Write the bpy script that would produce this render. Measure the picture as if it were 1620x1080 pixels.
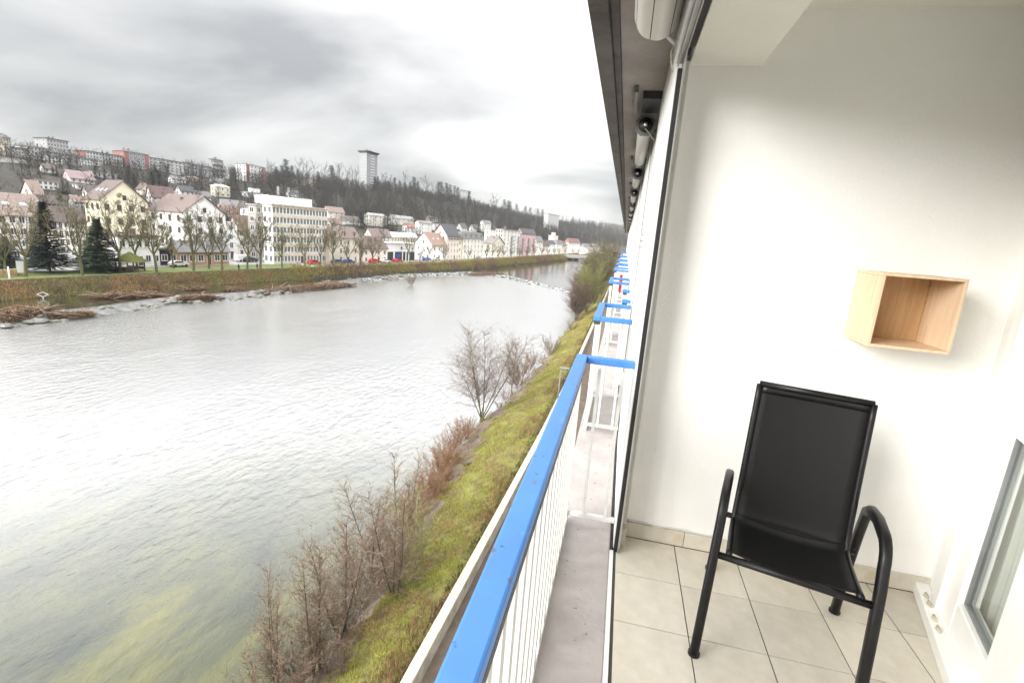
import bpy, math, random
import numpy as np
from mathutils import Vector, Matrix
for _o in list(bpy.data.objects): bpy.data.objects.remove(_o)
SC = bpy.context.scene
COL = SC.collection
PI = math.pi
# ------------------------------------------------------------------ camera
YAW, PIT, ROL, FPX = -0.208762, -0.217558, 0.0754594, 776.94
CAM = np.array([0.0, 0.0, 1.5])
def _axes():
    cy, sy = math.cos(YAW), math.sin(YAW)
    f = np.array([sy*math.cos(PIT), cy*math.cos(PIT), math.sin(PIT)])
    r = np.array([cy, -sy, 0.0]); u = np.cross(r, f)
    r2 = r*math.cos(ROL)+u*math.sin(ROL)
    return r2, np.cross(r2, f), f
AR, AU, AF = _axes()
cd = bpy.data.cameras.new('camera'); cam = bpy.data.objects.new('camera', cd); COL.objects.link(cam)
cd.sensor_width = 36; cd.lens = 36*FPX/1620; cd.clip_start = 0.02; cd.clip_end = 9000
cam.matrix_world = Matrix(((AR[0],AU[0],-AF[0],CAM[0]),(AR[1],AU[1],-AF[1],CAM[1]),(AR[2],AU[2],-AF[2],CAM[2]),(0,0,0,1)))
SC.camera = cam
# ------------------------------------------------------------------ sky
SUN = Vector((-0.70, -0.62, 0.36)).normalized()          # towards the veiled sun
SUN_EL = math.asin(SUN.z); SUN_AZ = math.atan2(SUN.x, SUN.y)
W = bpy.data.worlds.new('World'); SC.world = W; W.use_nodes = True
nt = W.node_tree; nt.nodes.clear()
def wn(t, **k):
    n = nt.nodes.new(t)
    for a, b in k.items(): setattr(n, a, b)
    return n
def wmath(op, a, b=None, c=None):
    n = wn('ShaderNodeMath', operation=op)
    for i, v in enumerate((a, b, c)):
        if v is None: continue
        if isinstance(v, (int, float)): n.inputs[i].default_value = v
        else: nt.links.new(v, n.inputs[i])
    return n.outputs[0]
tc = wn('ShaderNodeTexCoord'); sp = wn('ShaderNodeSeparateXYZ'); nt.links.new(tc.outputs['Generated'], sp.inputs[0])
zc = wmath('MAXIMUM', sp.outputs[2], 0.0)
den = wmath('ADD', zc, 0.22)
cx = wmath('DIVIDE', sp.outputs[0], den); cy_ = wmath('DIVIDE', sp.outputs[1], den)
cmb = wn('ShaderNodeCombineXYZ'); nt.links.new(cx, cmb.inputs[0]); nt.links.new(cy_, cmb.inputs[1])
mp = wn('ShaderNodeMapping'); nt.links.new(cmb.outputs[0], mp.inputs[0])
mp.inputs['Location'].default_value = (2.7, 22.5, 0.0); mp.inputs['Rotation'].default_value = (0, 0, 0.7); mp.inputs['Scale'].default_value = (1.0, 1.5, 1)
n1 = wn('ShaderNodeTexNoise'); nt.links.new(mp.outputs[0], n1.inputs['Vector'])
n1.inputs['Scale'].default_value = 0.62; n1.inputs['Detail'].default_value = 7; n1.inputs['Roughness'].default_value = 0.47; n1.inputs['Distortion'].default_value = 0.35
rp = wn('ShaderNodeValToRGB'); nt.links.new(n1.outputs[0], rp.inputs[0])
rp.color_ramp.elements[0].position = 0.36; rp.color_ramp.elements[0].color = (0.42, 0.425, 0.435, 1)
rp.color_ramp.elements[1].position = 0.62; rp.color_ramp.elements[1].color = (1.0, 1.0, 0.985, 1)
cie = wmath('MULTIPLY_ADD', wmath('POWER', zc, 2.7), 3.6, 0.47)               # overcast sky: the zenith is brighter than the horizon
mul = wn('ShaderNodeMixRGB', blend_type='MULTIPLY'); mul.inputs[0].default_value = 1
nt.links.new(rp.outputs[0], mul.inputs[1]); nt.links.new(cie, mul.inputs[2])
sky = wn('ShaderNodeTexSky', sky_type='NISHITA'); sky.sun_disc = False; sky.sun_elevation = SUN_EL; sky.sun_rotation = SUN_AZ
bg1 = wn('ShaderNodeBackground'); bg1.inputs[1].default_value = 0.90; nt.links.new(mul.outputs[0], bg1.inputs[0])
bg2 = wn('ShaderNodeBackground'); bg2.inputs[1].default_value = 0.05; nt.links.new(sky.outputs[0], bg2.inputs[0])
mx = wn('ShaderNodeMixShader'); mx.inputs[0].default_value = 0.10
nt.links.new(bg1.outputs[0], mx.inputs[1]); nt.links.new(bg2.outputs[0], mx.inputs[2])
wo = wn('ShaderNodeOutputWorld'); nt.links.new(mx.outputs[0], wo.inputs[0])
sl = bpy.data.lights.new('sun', 'SUN'); sl.energy = 2.0; sl.angle = math.radians(32); sl.color = (1, 0.975, 0.93)
so = bpy.data.objects.new('sun', sl); COL.objects.link(so); so.rotation_euler = SUN.to_track_quat('Z', 'Y').to_euler()
SC.view_settings.view_transform = 'Standard'; SC.view_settings.look = 'None'
SC.view_settings.gamma = 1; SC.view_settings.use_curve_mapping = False
SC.view_settings.exposure = 1.40
SC.render.engine = 'CYCLES'
SC.cycles.max_bounces = 10; SC.cycles.diffuse_bounces = 6; SC.cycles.transparent_max_bounces = 16
SC.cycles.volume_bounces = 0
SC.cycles.caustics_reflective = False; SC.cycles.caustics_refractive = False
# ------------------------------------------------------------------ pixel helpers (photograph pixels -> directions)
def ray(x, y):
    d = (x-810)/FPX*AR-(y-540)/FPX*AU+AF
    return d/np.linalg.norm(d)
def at(x, y, ax, v):
    d = ray(x, y); return CAM+d*((v-CAM[ax])/d[ax])
# ------------------------------------------------------------------ materials
MATS = {}
def mat(name, col, rough=0.7, var=0.12, scale=4.0, bump=0.0, col2=None, detail=5, metallic=0.0, spec=0.5, bscale=None, stretch=None, island=None, bdist=0.02, island2=None, iscale=0.1):
    if name in MATS: return MATS[name]
    m = bpy.data.materials.new(name); m.use_nodes = True; MATS[name] = m
    t = m.node_tree; b = t.nodes['Principled BSDF']
    b.inputs['Roughness'].default_value = rough; b.inputs['Metallic'].default_value = metallic; b.inputs['Specular IOR Level'].default_value = spec
    tcn = t.nodes.new('ShaderNodeTexCoord'); src = tcn.outputs['Object']
    if stretch:
        mpn = t.nodes.new('ShaderNodeMapping'); mpn.inputs['Scale'].default_value = stretch; t.links.new(src, mpn.inputs[0]); src = mpn.outputs[0]
    if island:
        g = t.nodes.new('ShaderNodeNewGeometry'); r = t.nodes.new('ShaderNodeValToRGB'); t.links.new(g.outputs['Random Per Island'], r.inputs[0])
        r.color_ramp.elements.remove(r.color_ramp.elements[1])
        for i, c in enumerate(island):
            e = r.color_ramp.elements[0] if i == 0 else r.color_ramp.elements.new(i/(len(island)-1))
            e.position = i/(len(island)-1); e.color = (*c, 1)
        out = r.outputs[0]
        if island2:
            r2 = t.nodes.new('ShaderNodeValToRGB'); t.links.new(g.outputs['Random Per Island'], r2.inputs[0]); r2.color_ramp.elements.remove(r2.color_ramp.elements[1])
            for i, c in enumerate(island2):
                e = r2.color_ramp.elements[0] if i == 0 else r2.color_ramp.elements.new(i/(len(island2)-1))
                e.position = i/(len(island2)-1); e.color = (*c, 1)
            nz = t.nodes.new('ShaderNodeTexNoise'); nz.inputs['Scale'].default_value = iscale; nz.inputs['Detail'].default_value = 5; t.links.new(src, nz.inputs['Vector'])
            rz_ = t.nodes.new('ShaderNodeValToRGB'); t.links.new(nz.outputs[0], rz_.inputs[0]); rz_.color_ramp.elements[0].position = .47; rz_.color_ramp.elements[1].position = .57
            mxn = t.nodes.new('ShaderNodeMixRGB'); t.links.new(rz_.outputs[0], mxn.inputs[0]); t.links.new(r.outputs[0], mxn.inputs[1]); t.links.new(r2.outputs[0], mxn.inputs[2]); out = mxn.outputs[0]
        t.links.new(out, b.inputs['Base Color'])
        return m
    n = t.nodes.new('ShaderNodeTexNoise'); n.inputs['Scale'].default_value = scale; n.inputs['Detail'].default_value = detail; n.inputs['Roughness'].default_value = 0.6
    t.links.new(src, n.inputs['Vector'])
    r = t.nodes.new('ShaderNodeValToRGB'); t.links.new(n.outputs[0], r.inputs[0])
    c2 = col2 if col2 else tuple(max(0, c*(1-2*var)) for c in col); c1 = col if col2 else tuple(min(1, c*(1+var)) for c in col)
    r.color_ramp.elements[0].position = 0.32; r.color_ramp.elements[0].color = (*c2, 1)
    r.color_ramp.elements[1].position = 0.68; r.color_ramp.elements[1].color = (*c1, 1)
    t.links.new(r.outputs[0], b.inputs['Base Color'])
    if bump > 0:
        n2 = t.nodes.new('ShaderNodeTexNoise'); n2.inputs['Scale'].default_value = bscale or scale*4; n2.inputs['Detail'].default_value = 4
        t.links.new(src, n2.inputs['Vector'])
        bp = t.nodes.new('ShaderNodeBump'); bp.inputs['Strength'].default_value = bump; bp.inputs['Distance'].default_value = bdist
        t.links.new(n2.outputs[0], bp.inputs['Height']); t.links.new(bp.outputs[0], b.inputs['Normal'])
    return m
def specks(m, scale, lo, col, amt=1.0):                 # small dark spots of dirt over a material
    t = m.node_tree; b = t.nodes['Principled BSDF']; l = b.inputs['Base Color'].links[0]; s_ = l.from_socket
    tcn = t.nodes.new('ShaderNodeTexCoord'); n = t.nodes.new('ShaderNodeTexNoise'); n.inputs['Scale'].default_value = scale; n.inputs['Detail'].default_value = 2; t.links.new(tcn.outputs['Object'], n.inputs[0])
    r = t.nodes.new('ShaderNodeValToRGB'); t.links.new(n.outputs[0], r.inputs[0]); r.color_ramp.elements[0].position = lo; r.color_ramp.elements[0].color = (0, 0, 0, 1); r.color_ramp.elements[1].position = lo+.05; r.color_ramp.elements[1].color = (amt, amt, amt, 1)
    x = t.nodes.new('ShaderNodeMixRGB'); t.links.new(r.outputs[0], x.inputs[0]); t.links.new(s_, x.inputs[1]); x.inputs[2].default_value = (*col, 1); t.links.new(x.outputs[0], b.inputs['Base Color'])
    return m
def wallmat(c):
    if sum(c) > 1.4: c = tuple(v*.72+.88*.28 for v in c)
    return mat('render_%d_%d_%d' % tuple(int(v*100) for v in c), c, 0.85, 0.05, 0.6, 0.0)
def roofmat(c):
    g_ = sum(c)/3; c = tuple(v*.72+g_*.28 for v in c)
    return mat('roof_%d_%d_%d' % tuple(int(v*100) for v in c), tuple(v*.72 if max(c) < .6 else v for v in c), 0.8, 0.18, 1.5, 0.3, stretch=(1, 1, 4))
# ------------------------------------------------------------------ mesh helpers
class MB:
    def __init__(s): s.v = []; s.f = []; s.m = []; s.cur = 0
    def add(s, vs, fs):
        o = len(s.v); s.v.extend([tuple(map(float, p)) for p in vs])
        for f in fs: s.f.append([o+i for i in f]); s.m.append(s.cur)
        return s
    def box(s, x0, x1, y0, y1, z0, z1):
        return s.add([(x0,y0,z0),(x1,y0,z0),(x1,y1,z0),(x0,y1,z0),(x0,y0,z1),(x1,y0,z1),(x1,y1,z1),(x0,y1,z1)],
                     [(0,3,2,1),(4,5,6,7),(0,1,5,4),(1,2,6,5),(2,3,7,6),(3,0,4,7)])
    def prism(s, poly, z0, z1):                       # poly in xy, counter-clockwise
        n = len(poly)
        return s.add([(x,y,z0) for x,y in poly]+[(x,y,z1) for x,y in poly],
                     [tuple(reversed(range(n))), tuple(range(n,2*n))]+[(i,(i+1)%n,n+(i+1)%n,n+i) for i in range(n)])
    def extrude(s, poly3, vec):
        n = len(poly3); v = np.array(vec)
        return s.add(list(poly3)+[tuple(np.array(p)+v) for p in poly3],
                     [tuple(range(n)), tuple(reversed(range(n,2*n)))]+[(i,n+i,n+(i+1)%n,(i+1)%n) for i in range(n)])
    def tube(s, pts, r, n=8, caps=True, sx=1.0, ref=None, sq=1.0):
        pw = lambda v: math.copysign(abs(v)**sq, v)
        pts = [np.array(p, float) for p in pts]; k = len(pts)
        rs = r if hasattr(r, '__len__') else [r]*k
        rings = []; prev = None
        for i, p in enumerate(pts):
            d = pts[min(i+1,k-1)]-pts[max(i-1,0)]; d = d/(np.linalg.norm(d)+1e-9)
            if prev is None:
                a = np.array(ref if ref is not None else ((0,0,1) if abs(d[2]) < 0.9 else (1,0,0)), float)
            else: a = prev
            a = a-d*np.dot(a,d); a /= np.linalg.norm(a)+1e-9; prev = a; b = np.cross(d,a)
            rings.append([p+rs[i]*(pw(math.cos(2*PI*j/n+PI/n))*a*sx+pw(math.sin(2*PI*j/n+PI/n))*b) for j in range(n)])
        vs = [q for rg in rings for q in rg]; fs = []
        for i in range(k-1):
            for j in range(n): fs.append((i*n+j, i*n+(j+1)%n, (i+1)*n+(j+1)%n, (i+1)*n+j))
        if caps: fs.append(tuple(reversed(range(n)))); fs.append(tuple(range((k-1)*n, k*n)))
        return s.add(vs, fs)
    def mesh(s, name, mats, smooth=False):
        me = bpy.data.meshes.new(name); me.from_pydata(s.v, [], s.f)
        mats = mats if isinstance(mats, (list, tuple)) else [mats]
        for m in mats: me.materials.append(m)
        if len(mats) > 1: me.polygons.foreach_set('material_index', s.m)
        if smooth: me.polygons.foreach_set('use_smooth', [True]*len(me.polygons))
        me.update(); return me
    def build(s, name, mats, parent=None, smooth=False, bevel=0):
        return obj(name, s.mesh(name, mats, smooth), parent, bevel)
def obj(name, me, parent=None, bevel=0):
    o = bpy.data.objects.new(name, me); COL.objects.link(o)
    if parent is not None: o.parent = parent
    if bevel:
        md = o.modifiers.new('bevel', 'BEVEL'); md.width = bevel; md.segments = 2; md.limit_method = 'ANGLE'
    return o
def tag(o, label, cat, group=None):
    o['label'] = label; o['category'] = cat
    if group: o['group'] = group
    return o
def empty(name, loc=(0,0,0), rz=0.0, label=None, cat=None, group=None):
    o = bpy.data.objects.new(name, None); COL.objects.link(o); o.location = loc; o.rotation_euler = (0,0,rz)
    if label: tag(o, label, cat, group)
    return o
def struct(o): o['kind'] = 'structure'; return o
def fastmesh(name, V, F, mats):                       # V (n,3) numpy, F (m,3) numpy
    me = bpy.data.meshes.new(name); V = np.asarray(V, np.float32); F = np.asarray(F, np.int32)
    me.vertices.add(len(V)); me.vertices.foreach_set('co', V.ravel())
    me.loops.add(F.size); me.loops.foreach_set('vertex_index', F.ravel())
    me.polygons.add(len(F)); me.polygons.foreach_set('loop_start', np.arange(0, F.size, 3, dtype=np.int32)); me.polygons.foreach_set('loop_total', np.full(len(F), 3, np.int32))
    for m in (mats if isinstance(mats, (list, tuple)) else [mats]): me.materials.append(m)
    me.update(calc_edges=True); me.validate(); return me
# ------------------------------------------------------------------ the lie of the land
BY = [-300, 58, 97, 135, 165, 222, 362, 520, 800, 2600]; BX = [-99, -97, -90, -80.5, -71, -60, -42, -22, 40, 420]
_yy = np.arange(-300, 2601, 4.0); _xx = np.interp(_yy, BY, BX); _k = np.ones(9)/9
_xx = np.convolve(np.pad(_xx, 4, mode='edge'), _k, mode='valid')
def Xb(y): return np.interp(y, _yy, _xx)
def Hr(y): return np.interp(y, [-300, 100, 230, 300, 370, 470, 590, 730, 940, 1300, 1700, 2600], [18, 22, 24, 26, 28, 34, 40, 41, 32, 28, 40, 46])
def bumps(x, y):
    return 0.9*np.sin(x*0.043+1.3)*np.cos(y*0.031+0.4)+0.6*np.sin(x*0.11+y*0.07)+0.4*np.cos(y*0.17-x*0.05)
def ter(x, y):
    x = np.asarray(x, float); y = np.asarray(y, float); s = Xb(y)-x
    t = np.clip((s-70)/230, 0, 1); sm = t*t*(3-2*t)
    z = np.where(s < 0, -15.4+s*0.5, np.where(s < 3.7, -15.4+s*2.85/3.7, -12.55+np.clip((s-3.7)/70, 0, 1)*0.6))
    z = z+(Hr(y)+11.95)*(0.45*t+0.55*sm)+bumps(x, y)*np.clip((s-60)/60, 0, 1)
    z = z-np.clip(s-310, 0, 1e9)*0.035
    return z
def ground(x, y, tmax=2600):
    d = ray(x, y); t = np.arange(60, tmax, 0.5); P = CAM+d*t[:, None]
    h = np.where(P[:, 2] < ter(P[:, 0], P[:, 1]))[0]
    if len(h) == 0: return at_s(x, y, 288)
    return P[h[0]]
def at_s(x, y, s):                                     # where the line of sight's bearing crosses the contour s metres behind the far bank
    d = ray(x, y); hd = d[:2]/np.hypot(d[0], d[1]); t = np.arange(40, 2400, 0.5); X = hd[0]*t; Y = hd[1]*t
    i = np.where(Xb(Y)-X > s)[0]; i = i[0] if len(i) else len(t)-1
    return np.array([X[i], Y[i], float(ter(X[i], Y[i]))])
XSY = [-40, 0, 14.5, 17, 21, 27, 41, 47, 62, 95, 123, 200, 400]; XSX = [-9.0, -9.4, -10.0, -9.8, -10.4, -10.7, -11.4, -10.3, -9.5, -8.9, -8.2, -7, 20]
def Xs(y): return np.interp(y, XSY, XSX)+0.25*np.sin(np.asarray(y)*1.1)+0.15*np.sin(np.asarray(y)*2.7+1)
def Xw(y): return np.interp(y, [-40, 12, 21, 34, 50, 85, 200, 400], [-6.0, -5.1, -4.75, -4.3, -4.0, -3.75, -3.2, 24])
def bank(x, y):                                        # near bank height between wall and water
    a = Xw(y)-0.15; b = Xs(y); t = np.clip((a-x)/(a-b), 0, 1.6)
    return -12.95-3.05*(0.55*t+0.45*t*t)+0.13*np.sin(x*2.3+y*1.7)*np.cos(y*0.9)+0.08*np.sin(x*5+y*4)+0.05*np.sin(x*3-y*7.3)
def grid(name, X, Y, Z, m):
    r, c = X.shape; V = np.stack([X, Y, Z], -1).reshape(-1, 3); i = np.arange(r*c).reshape(r, c)
    a, b, cc, d = i[:-1,:-1].ravel(), i[1:,:-1].ravel(), i[1:,1:].ravel(), i[:-1,1:].ravel()
    F = np.concatenate([np.stack([a,b,cc],1), np.stack([a,cc,d],1)])
    me = fastmesh(name, V, F, m); me.polygons.foreach_set('use_smooth', [True]*len(me.polygons)); return me

# ================================================================== THE SETTING
def nodes_of(m): return m.node_tree.nodes, m.node_tree.links
# ---- far ground (quay, town and hill), one sheet
S_ = np.concatenate([np.linspace(-6, 4, 12), np.linspace(6, 320, 90), np.linspace(340, 1500, 20)])
Y_ = np.concatenate([np.arange(-260, 400, 8.0), np.arange(400, 2600, 24.0)])
SS, YY = np.meshgrid(S_, Y_); XX = Xb(YY)-SS; ZZ = ter(XX, YY)
def ground_mat():
    m = mat('hill_ground', (0.05, 0.041, 0.032), 0.95, 0.3, 0.06, 0.5, col2=(0.024, 0.025, 0.016), bscale=0.8, bdist=0.4)
    return m
struct(obj('ground', grid('ground', XX[:, ::-1], YY[:, ::-1], ZZ[:, ::-1], ground_mat())))
# ---- park lawn, quay road, footpath: sheets following the bank
def strip(name, s0, s1, y0, y1, dz, m, n=90, step=2.5):
    ys = np.arange(y0, y1+0.1, step); ss = np.linspace(s0, s1, max(2, int((s1-s0)/2)+1))
    A, B = np.meshgrid(ss, ys); X = Xb(B)-A; Z = ter(X, B)+dz
    return struct(obj(name, grid(name, X[:, ::-1], B[:, ::-1], Z[:, ::-1], m)))
M_lawn = mat('lawn', (0.17, 0.20, 0.055), 0.95, 0.2, 0.35, 0.5, col2=(0.085, 0.115, 0.03), bscale=6, bdist=0.1)
M_asph = mat('wet_asphalt', (0.30, 0.295, 0.29), 0.45, 0.12, 0.3, 0.1)
M_pave = mat('pale_paving', (0.42, 0.40, 0.37), 0.8, 0.1, 0.5, 0.1)
strip('park_lawn', 4.1, 13.8, -120, 128, 0.03, M_lawn)
strip('road', 14.5, 34, -120, 560, 0.034, M_asph)
strip('pavement', 4.2, 14.2, 128.5, 560, 0.05, M_pave)
strip('quay_yard', 34.3, 62, -120, 560, 0.03, M_pave)
# ---- river
def water_mat(name, calm):
    m = bpy.data.materials.new(name); m.use_nodes = True; t = m.node_tree; t.nodes.clear(); L = t.links
    N = t.nodes.new; o = N('ShaderNodeOutputMaterial'); tcn = N('ShaderNodeTexCoord')
    mp1 = N('ShaderNodeMapping'); mp1.inputs['Scale'].default_value = (0.75, 0.42, 1); mp1.inputs['Rotation'].default_value = (0, 0, 0.55); L.new(tcn.outputs['Object'], mp1.inputs[0])
    a = N('ShaderNodeTexNoise'); a.inputs['Scale'].default_value = 2.2; a.inputs['Detail'].default_value = 5; a.inputs['Roughness'].default_value = 0.6; a.inputs['Distortion'].default_value = 0.12; L.new(mp1.outputs[0], a.inputs[0])
    b = N('ShaderNodeTexNoise'); b.inputs['Scale'].default_value = 0.22; b.inputs['Detail'].default_value = 3; L.new(mp1.outputs[0], b.inputs[0])
    ad = N('ShaderNodeMath'); ad.operation = 'MULTIPLY_ADD'; L.new(b.outputs[0], ad.inputs[0]); ad.inputs[1].default_value = 1.2; L.new(a.outputs[0], ad.inputs[2])
    bp = N('ShaderNodeBump'); bp.inputs['Strength'].default_value = 0.06 if calm else 0.42; bp.inputs['Distance'].default_value = 0.35; L.new(ad.outputs[0], bp.inputs['Height'])
    if not calm:
        q = N('ShaderNodeTexNoise'); q.inputs['Scale'].default_value = .045; q.inputs['Detail'].default_value = 4; L.new(mp1.outputs[0], q.inputs[0]); qr = N('ShaderNodeMapRange'); qr.inputs[1].default_value = .38; qr.inputs[2].default_value = .62; qr.inputs[3].default_value = .12; qr.inputs[4].default_value = .5; L.new(q.outputs[0], qr.inputs[0]); L.new(qr.outputs[0], bp.inputs['Strength'])
    # the river bed seen through the shallow water: stones, silt and streaks of weed
    mp2 = N('ShaderNodeMapping'); mp2.inputs['Scale'].default_value = (0.30, 0.14, 1); mp2.inputs['Rotation'].default_value = (0, 0, -0.12); L.new(tcn.outputs['Object'], mp2.inputs[0])
    c = N('ShaderNodeTexNoise'); c.inputs['Scale'].default_value = 1.0; c.inputs['Detail'].default_value = 8; c.inputs['Roughness'].default_value = 0.62; c.inputs['Distortion'].default_value = 0.4; L.new(mp2.outputs[0], c.inputs[0])
    r = N('ShaderNodeValToRGB'); L.new(c.outputs[0], r.inputs[0]); e = r.color_ramp.elements
    e[0].position = 0.34; e[0].color = (0.052, 0.058, 0.05, 1); e[1].position = 0.72; e[1].color = (0.16, 0.155, 0.062, 1)
    k = e.new(0.52); k.color = (0.085, 0.09, 0.058, 1)
    if calm:
        for q in e: q.color = tuple(v*0.45 for v in q.color[:3])+(1,)
    df = N('ShaderNodeBsdfDiffuse'); L.new(r.outputs[0], df.inputs[0]); L.new(bp.outputs[0], df.inputs['Normal'])
    gl = N('ShaderNodeBsdfGlossy'); gl.inputs['Roughness'].default_value = 0.08 if calm else 0.26; L.new(bp.outputs[0], gl.inputs['Normal'])
    fr = N('ShaderNodeFresnel'); fr.inputs[0].default_value = 1.4 if calm else 1.33; bq = N('ShaderNodeBump'); bq.inputs['Strength'].default_value = .04 if calm else .16; bq.inputs['Distance'].default_value = .35; L.new(ad.outputs[0], bq.inputs['Height']); L.new(bq.outputs[0], fr.inputs['Normal'])
    mr = N('ShaderNodeMapRange'); mr.inputs[1].default_value = .03; mr.inputs[2].default_value = .5 if calm else .105; mr.inputs[3].default_value = .03; mr.inputs[4].default_value = .94; L.new(fr.outputs[0], mr.inputs[0])
    ms = N('ShaderNodeMixShader'); L.new(mr.outputs[0], ms.inputs[0]); L.new(df.outputs[0], ms.inputs[1]); L.new(gl.outputs[0], ms.inputs[2])
    L.new(ms.outputs[0], o.inputs[0]); return m
WPTS = [(-90, 20), (-84, 40), (-82.5, 49), (-82.8, 56), (-82, 62), (-82.8, 73), (-81.5, 80), (-78.5, 90), (-76.8, 106), (-76.2, 131), (-72.5, 160), (-60.7, 190), (-44.7, 190), (-26.5, 171.5), (-15, 158), (-6, 148)]
def wline(n=140):
    P = np.array(WPTS, float); d = np.r_[0, np.cumsum(np.linalg.norm(np.diff(P, axis=0), axis=1))]; t = np.linspace(0, d[-1], n)
    return np.stack([np.interp(t, d, P[:, 0]), np.interp(t, d, P[:, 1])], 1)
mb = MB(); mb.add([(-420, -300, -16), (60, -300, -16), (60, 700, -16), (-420, 700, -16)], [(0, 1, 2, 3)])
struct(mb.build('river', water_mat('running_water', False)))
mb = MB(); P = wline()
poly = [(x, y) for x, y in P]+[(30, 148), (160, 900), (700, 2600), (-150, 2600), (-150, 20)]
mb.add([(x, y, -15.25) for x, y in poly], [tuple(range(len(poly)))])
struct(mb.build('upper_pool', water_mat('still_water', True)))
# ---- near bank (grass slope), path, under-building ground
ys = np.arange(-40, 330, 0.5); tt = np.linspace(0, 1.5, 22)
A, B = np.meshgrid(tt, ys); a = Xw(B)-0.12; X = a-(a-Xs(B))*A; Z = bank(X, B)
M_bank = mat('bank_turf', (0.20, 0.215, 0.04), 0.95, 0.2, 0.9, 0.8, col2=(0.10, 0.07, 0.035), bscale=5, bdist=0.15)
struct(obj('riverbank', grid('riverbank', X[:, ::-1], B[:, ::-1], Z[:, ::-1], M_bank)))
tm_ = np.linspace(.74, 1.3, 11); A, B = np.meshgrid(tm_, ys[(ys > 0) & (ys < 70)]); w_ = .06*np.sin(B*1.9)+.05*np.sin(B*.7+1)+.04*np.sin(B*4.1); A = A+w_*(1.3-A)/.56; a = Xw(B)-.12; X = a-(a-Xs(B))*A; Z = bank(X, B)+.03
M_mud = mat('shore_mud', (.20, .15, .115), .8, .2, 1.3, .6, col2=(.12, .095, .075), bscale=7, bdist=.08)
struct(obj('mud_shore', grid('mud_shore', X[:, ::-1], B[:, ::-1], Z[:, ::-1], M_mud)))
ys4 = np.arange(-60, 420, 3.0); mb = MB(); V = []
for y in ys4:
    for s_, dz in ((3.65, -.3), (3.65, .22), (4.05, .22), (4.05, -.3)): x = float(Xb(y))-s_; V.append((x, float(y), -12.56+dz))
mb.add(V, [(i*4+j, i*4+j+1, (i+1)*4+j+1, (i+1)*4+j) for i in range(len(ys4)-1) for j in range(3)]); struct(mb.build('kerb', mat('quay_kerb', (.16, .15, .13), .9, .3, .8, .4)))
M_dirt = mat('gravel_path', (0.16, 0.125, 0.095), 0.95, 0.25, 1.2, 0.7, col2=(0.085, 0.066, 0.05), bscale=14, bdist=0.05)
ys2 = np.arange(-40, 330, 4.0); tt2 = np.linspace(0, 60, 8); A, B = np.meshgrid(tt2, ys2); X = Xw(B)+0.1+A
struct(obj('path', grid('path', X, B, np.full_like(X, -13.35), M_dirt)))
# parapet wall between path and bank: coping stones one by one
M_stone = mat('coping_stone', (0.52, 0.47, 0.36), 0.9, 0.14, 2.5, 0.4, bscale=20)
M_wallst = mat('parapet_render', (0.33, 0.31, 0.27), 0.9, 0.2, 1.5, 0.4)
pw = empty('parapet_wall', (float(Xw(30)), 30, -13.35), 0, 'low pale parapet wall with coping stones between gravel path and grassy bank', 'wall')
mb = MB(); yq = np.arange(-10, 200.1, 2.0)
for i in range(len(yq)-1):
    x0, x1 = float(Xw(yq[i])), float(Xw(yq[i+1]))
    mb.add([(x0-.12, yq[i], -13.9), (x0+.12, yq[i], -13.9), (x1+.12, yq[i+1], -13.9), (x1-.12, yq[i+1], -13.9), (x0-.12, yq[i], -12.6), (x0+.12, yq[i], -12.6), (x1+.12, yq[i+1], -12.6), (x1-.12, yq[i+1], -12.6)],
           [(0,1,5,4),(1,2,6,5),(2,3,7,6),(3,0,4,7)])
o = mb.build('wall_core', M_wallst, pw); o.location = -Vector(pw.location)
mb = MB(); mb.box(-.17, .17, 0.004, 1.992, 0, .10); cop = mb.mesh('coping_stone', M_stone)
for i in range(len(yq)-1):
    x0, x1 = float(Xw(yq[i])), float(Xw(yq[i+1])); c = obj('coping_stone', cop, pw)
    c.location = Vector((x0, yq[i], -12.6))-Vector(pw.location); c.rotation_euler = (0, 0, -math.atan2(x1-x0, 2.0))
# ================================================================== OUR BUILDING
M_plaster = mat('white_plaster', (0.88, 0.875, 0.85), 0.9, 0.025, 1.2, 0.28, bscale=95, bdist=0.008)
M_ceil = mat('ceiling_paint', (0.84, 0.83, 0.77), 0.9, 0.02, 2, 0.15, bscale=60)
M_slab = mat('slab_paint', (0.46, 0.42, 0.405), 0.75, 0.1, 5.0, 0.15, col2=(0.36, 0.325, 0.315), bscale=40)
M_soffit = mat('soffit_paint', (0.36, 0.325, 0.31), 0.8, 0.12, 3.0, 0.15, col2=(0.26, 0.225, 0.215))
M_fascia = mat('fascia_weathered', (0.12, 0.107, 0.10), 0.85, 0.2, 4.0, 0.3, col2=(0.06, 0.052, 0.047))
M_facade = mat('facade_paint', (0.80, 0.80, 0.785), 0.8, 0.04, 2.0, 0.1)
specks(M_slab, 26, .69, (.16, .13, .11), .8); specks(M_soffit, 22, .70, (.12, .09, .075), .8); specks(M_slab, 7, .66, (.40, .355, .33), .5)
M_wpaint = mat('white_steel_paint', (0.70, 0.70, 0.675), 0.4, 0.06, 9.0, 0.05)
M_blue = None
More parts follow.
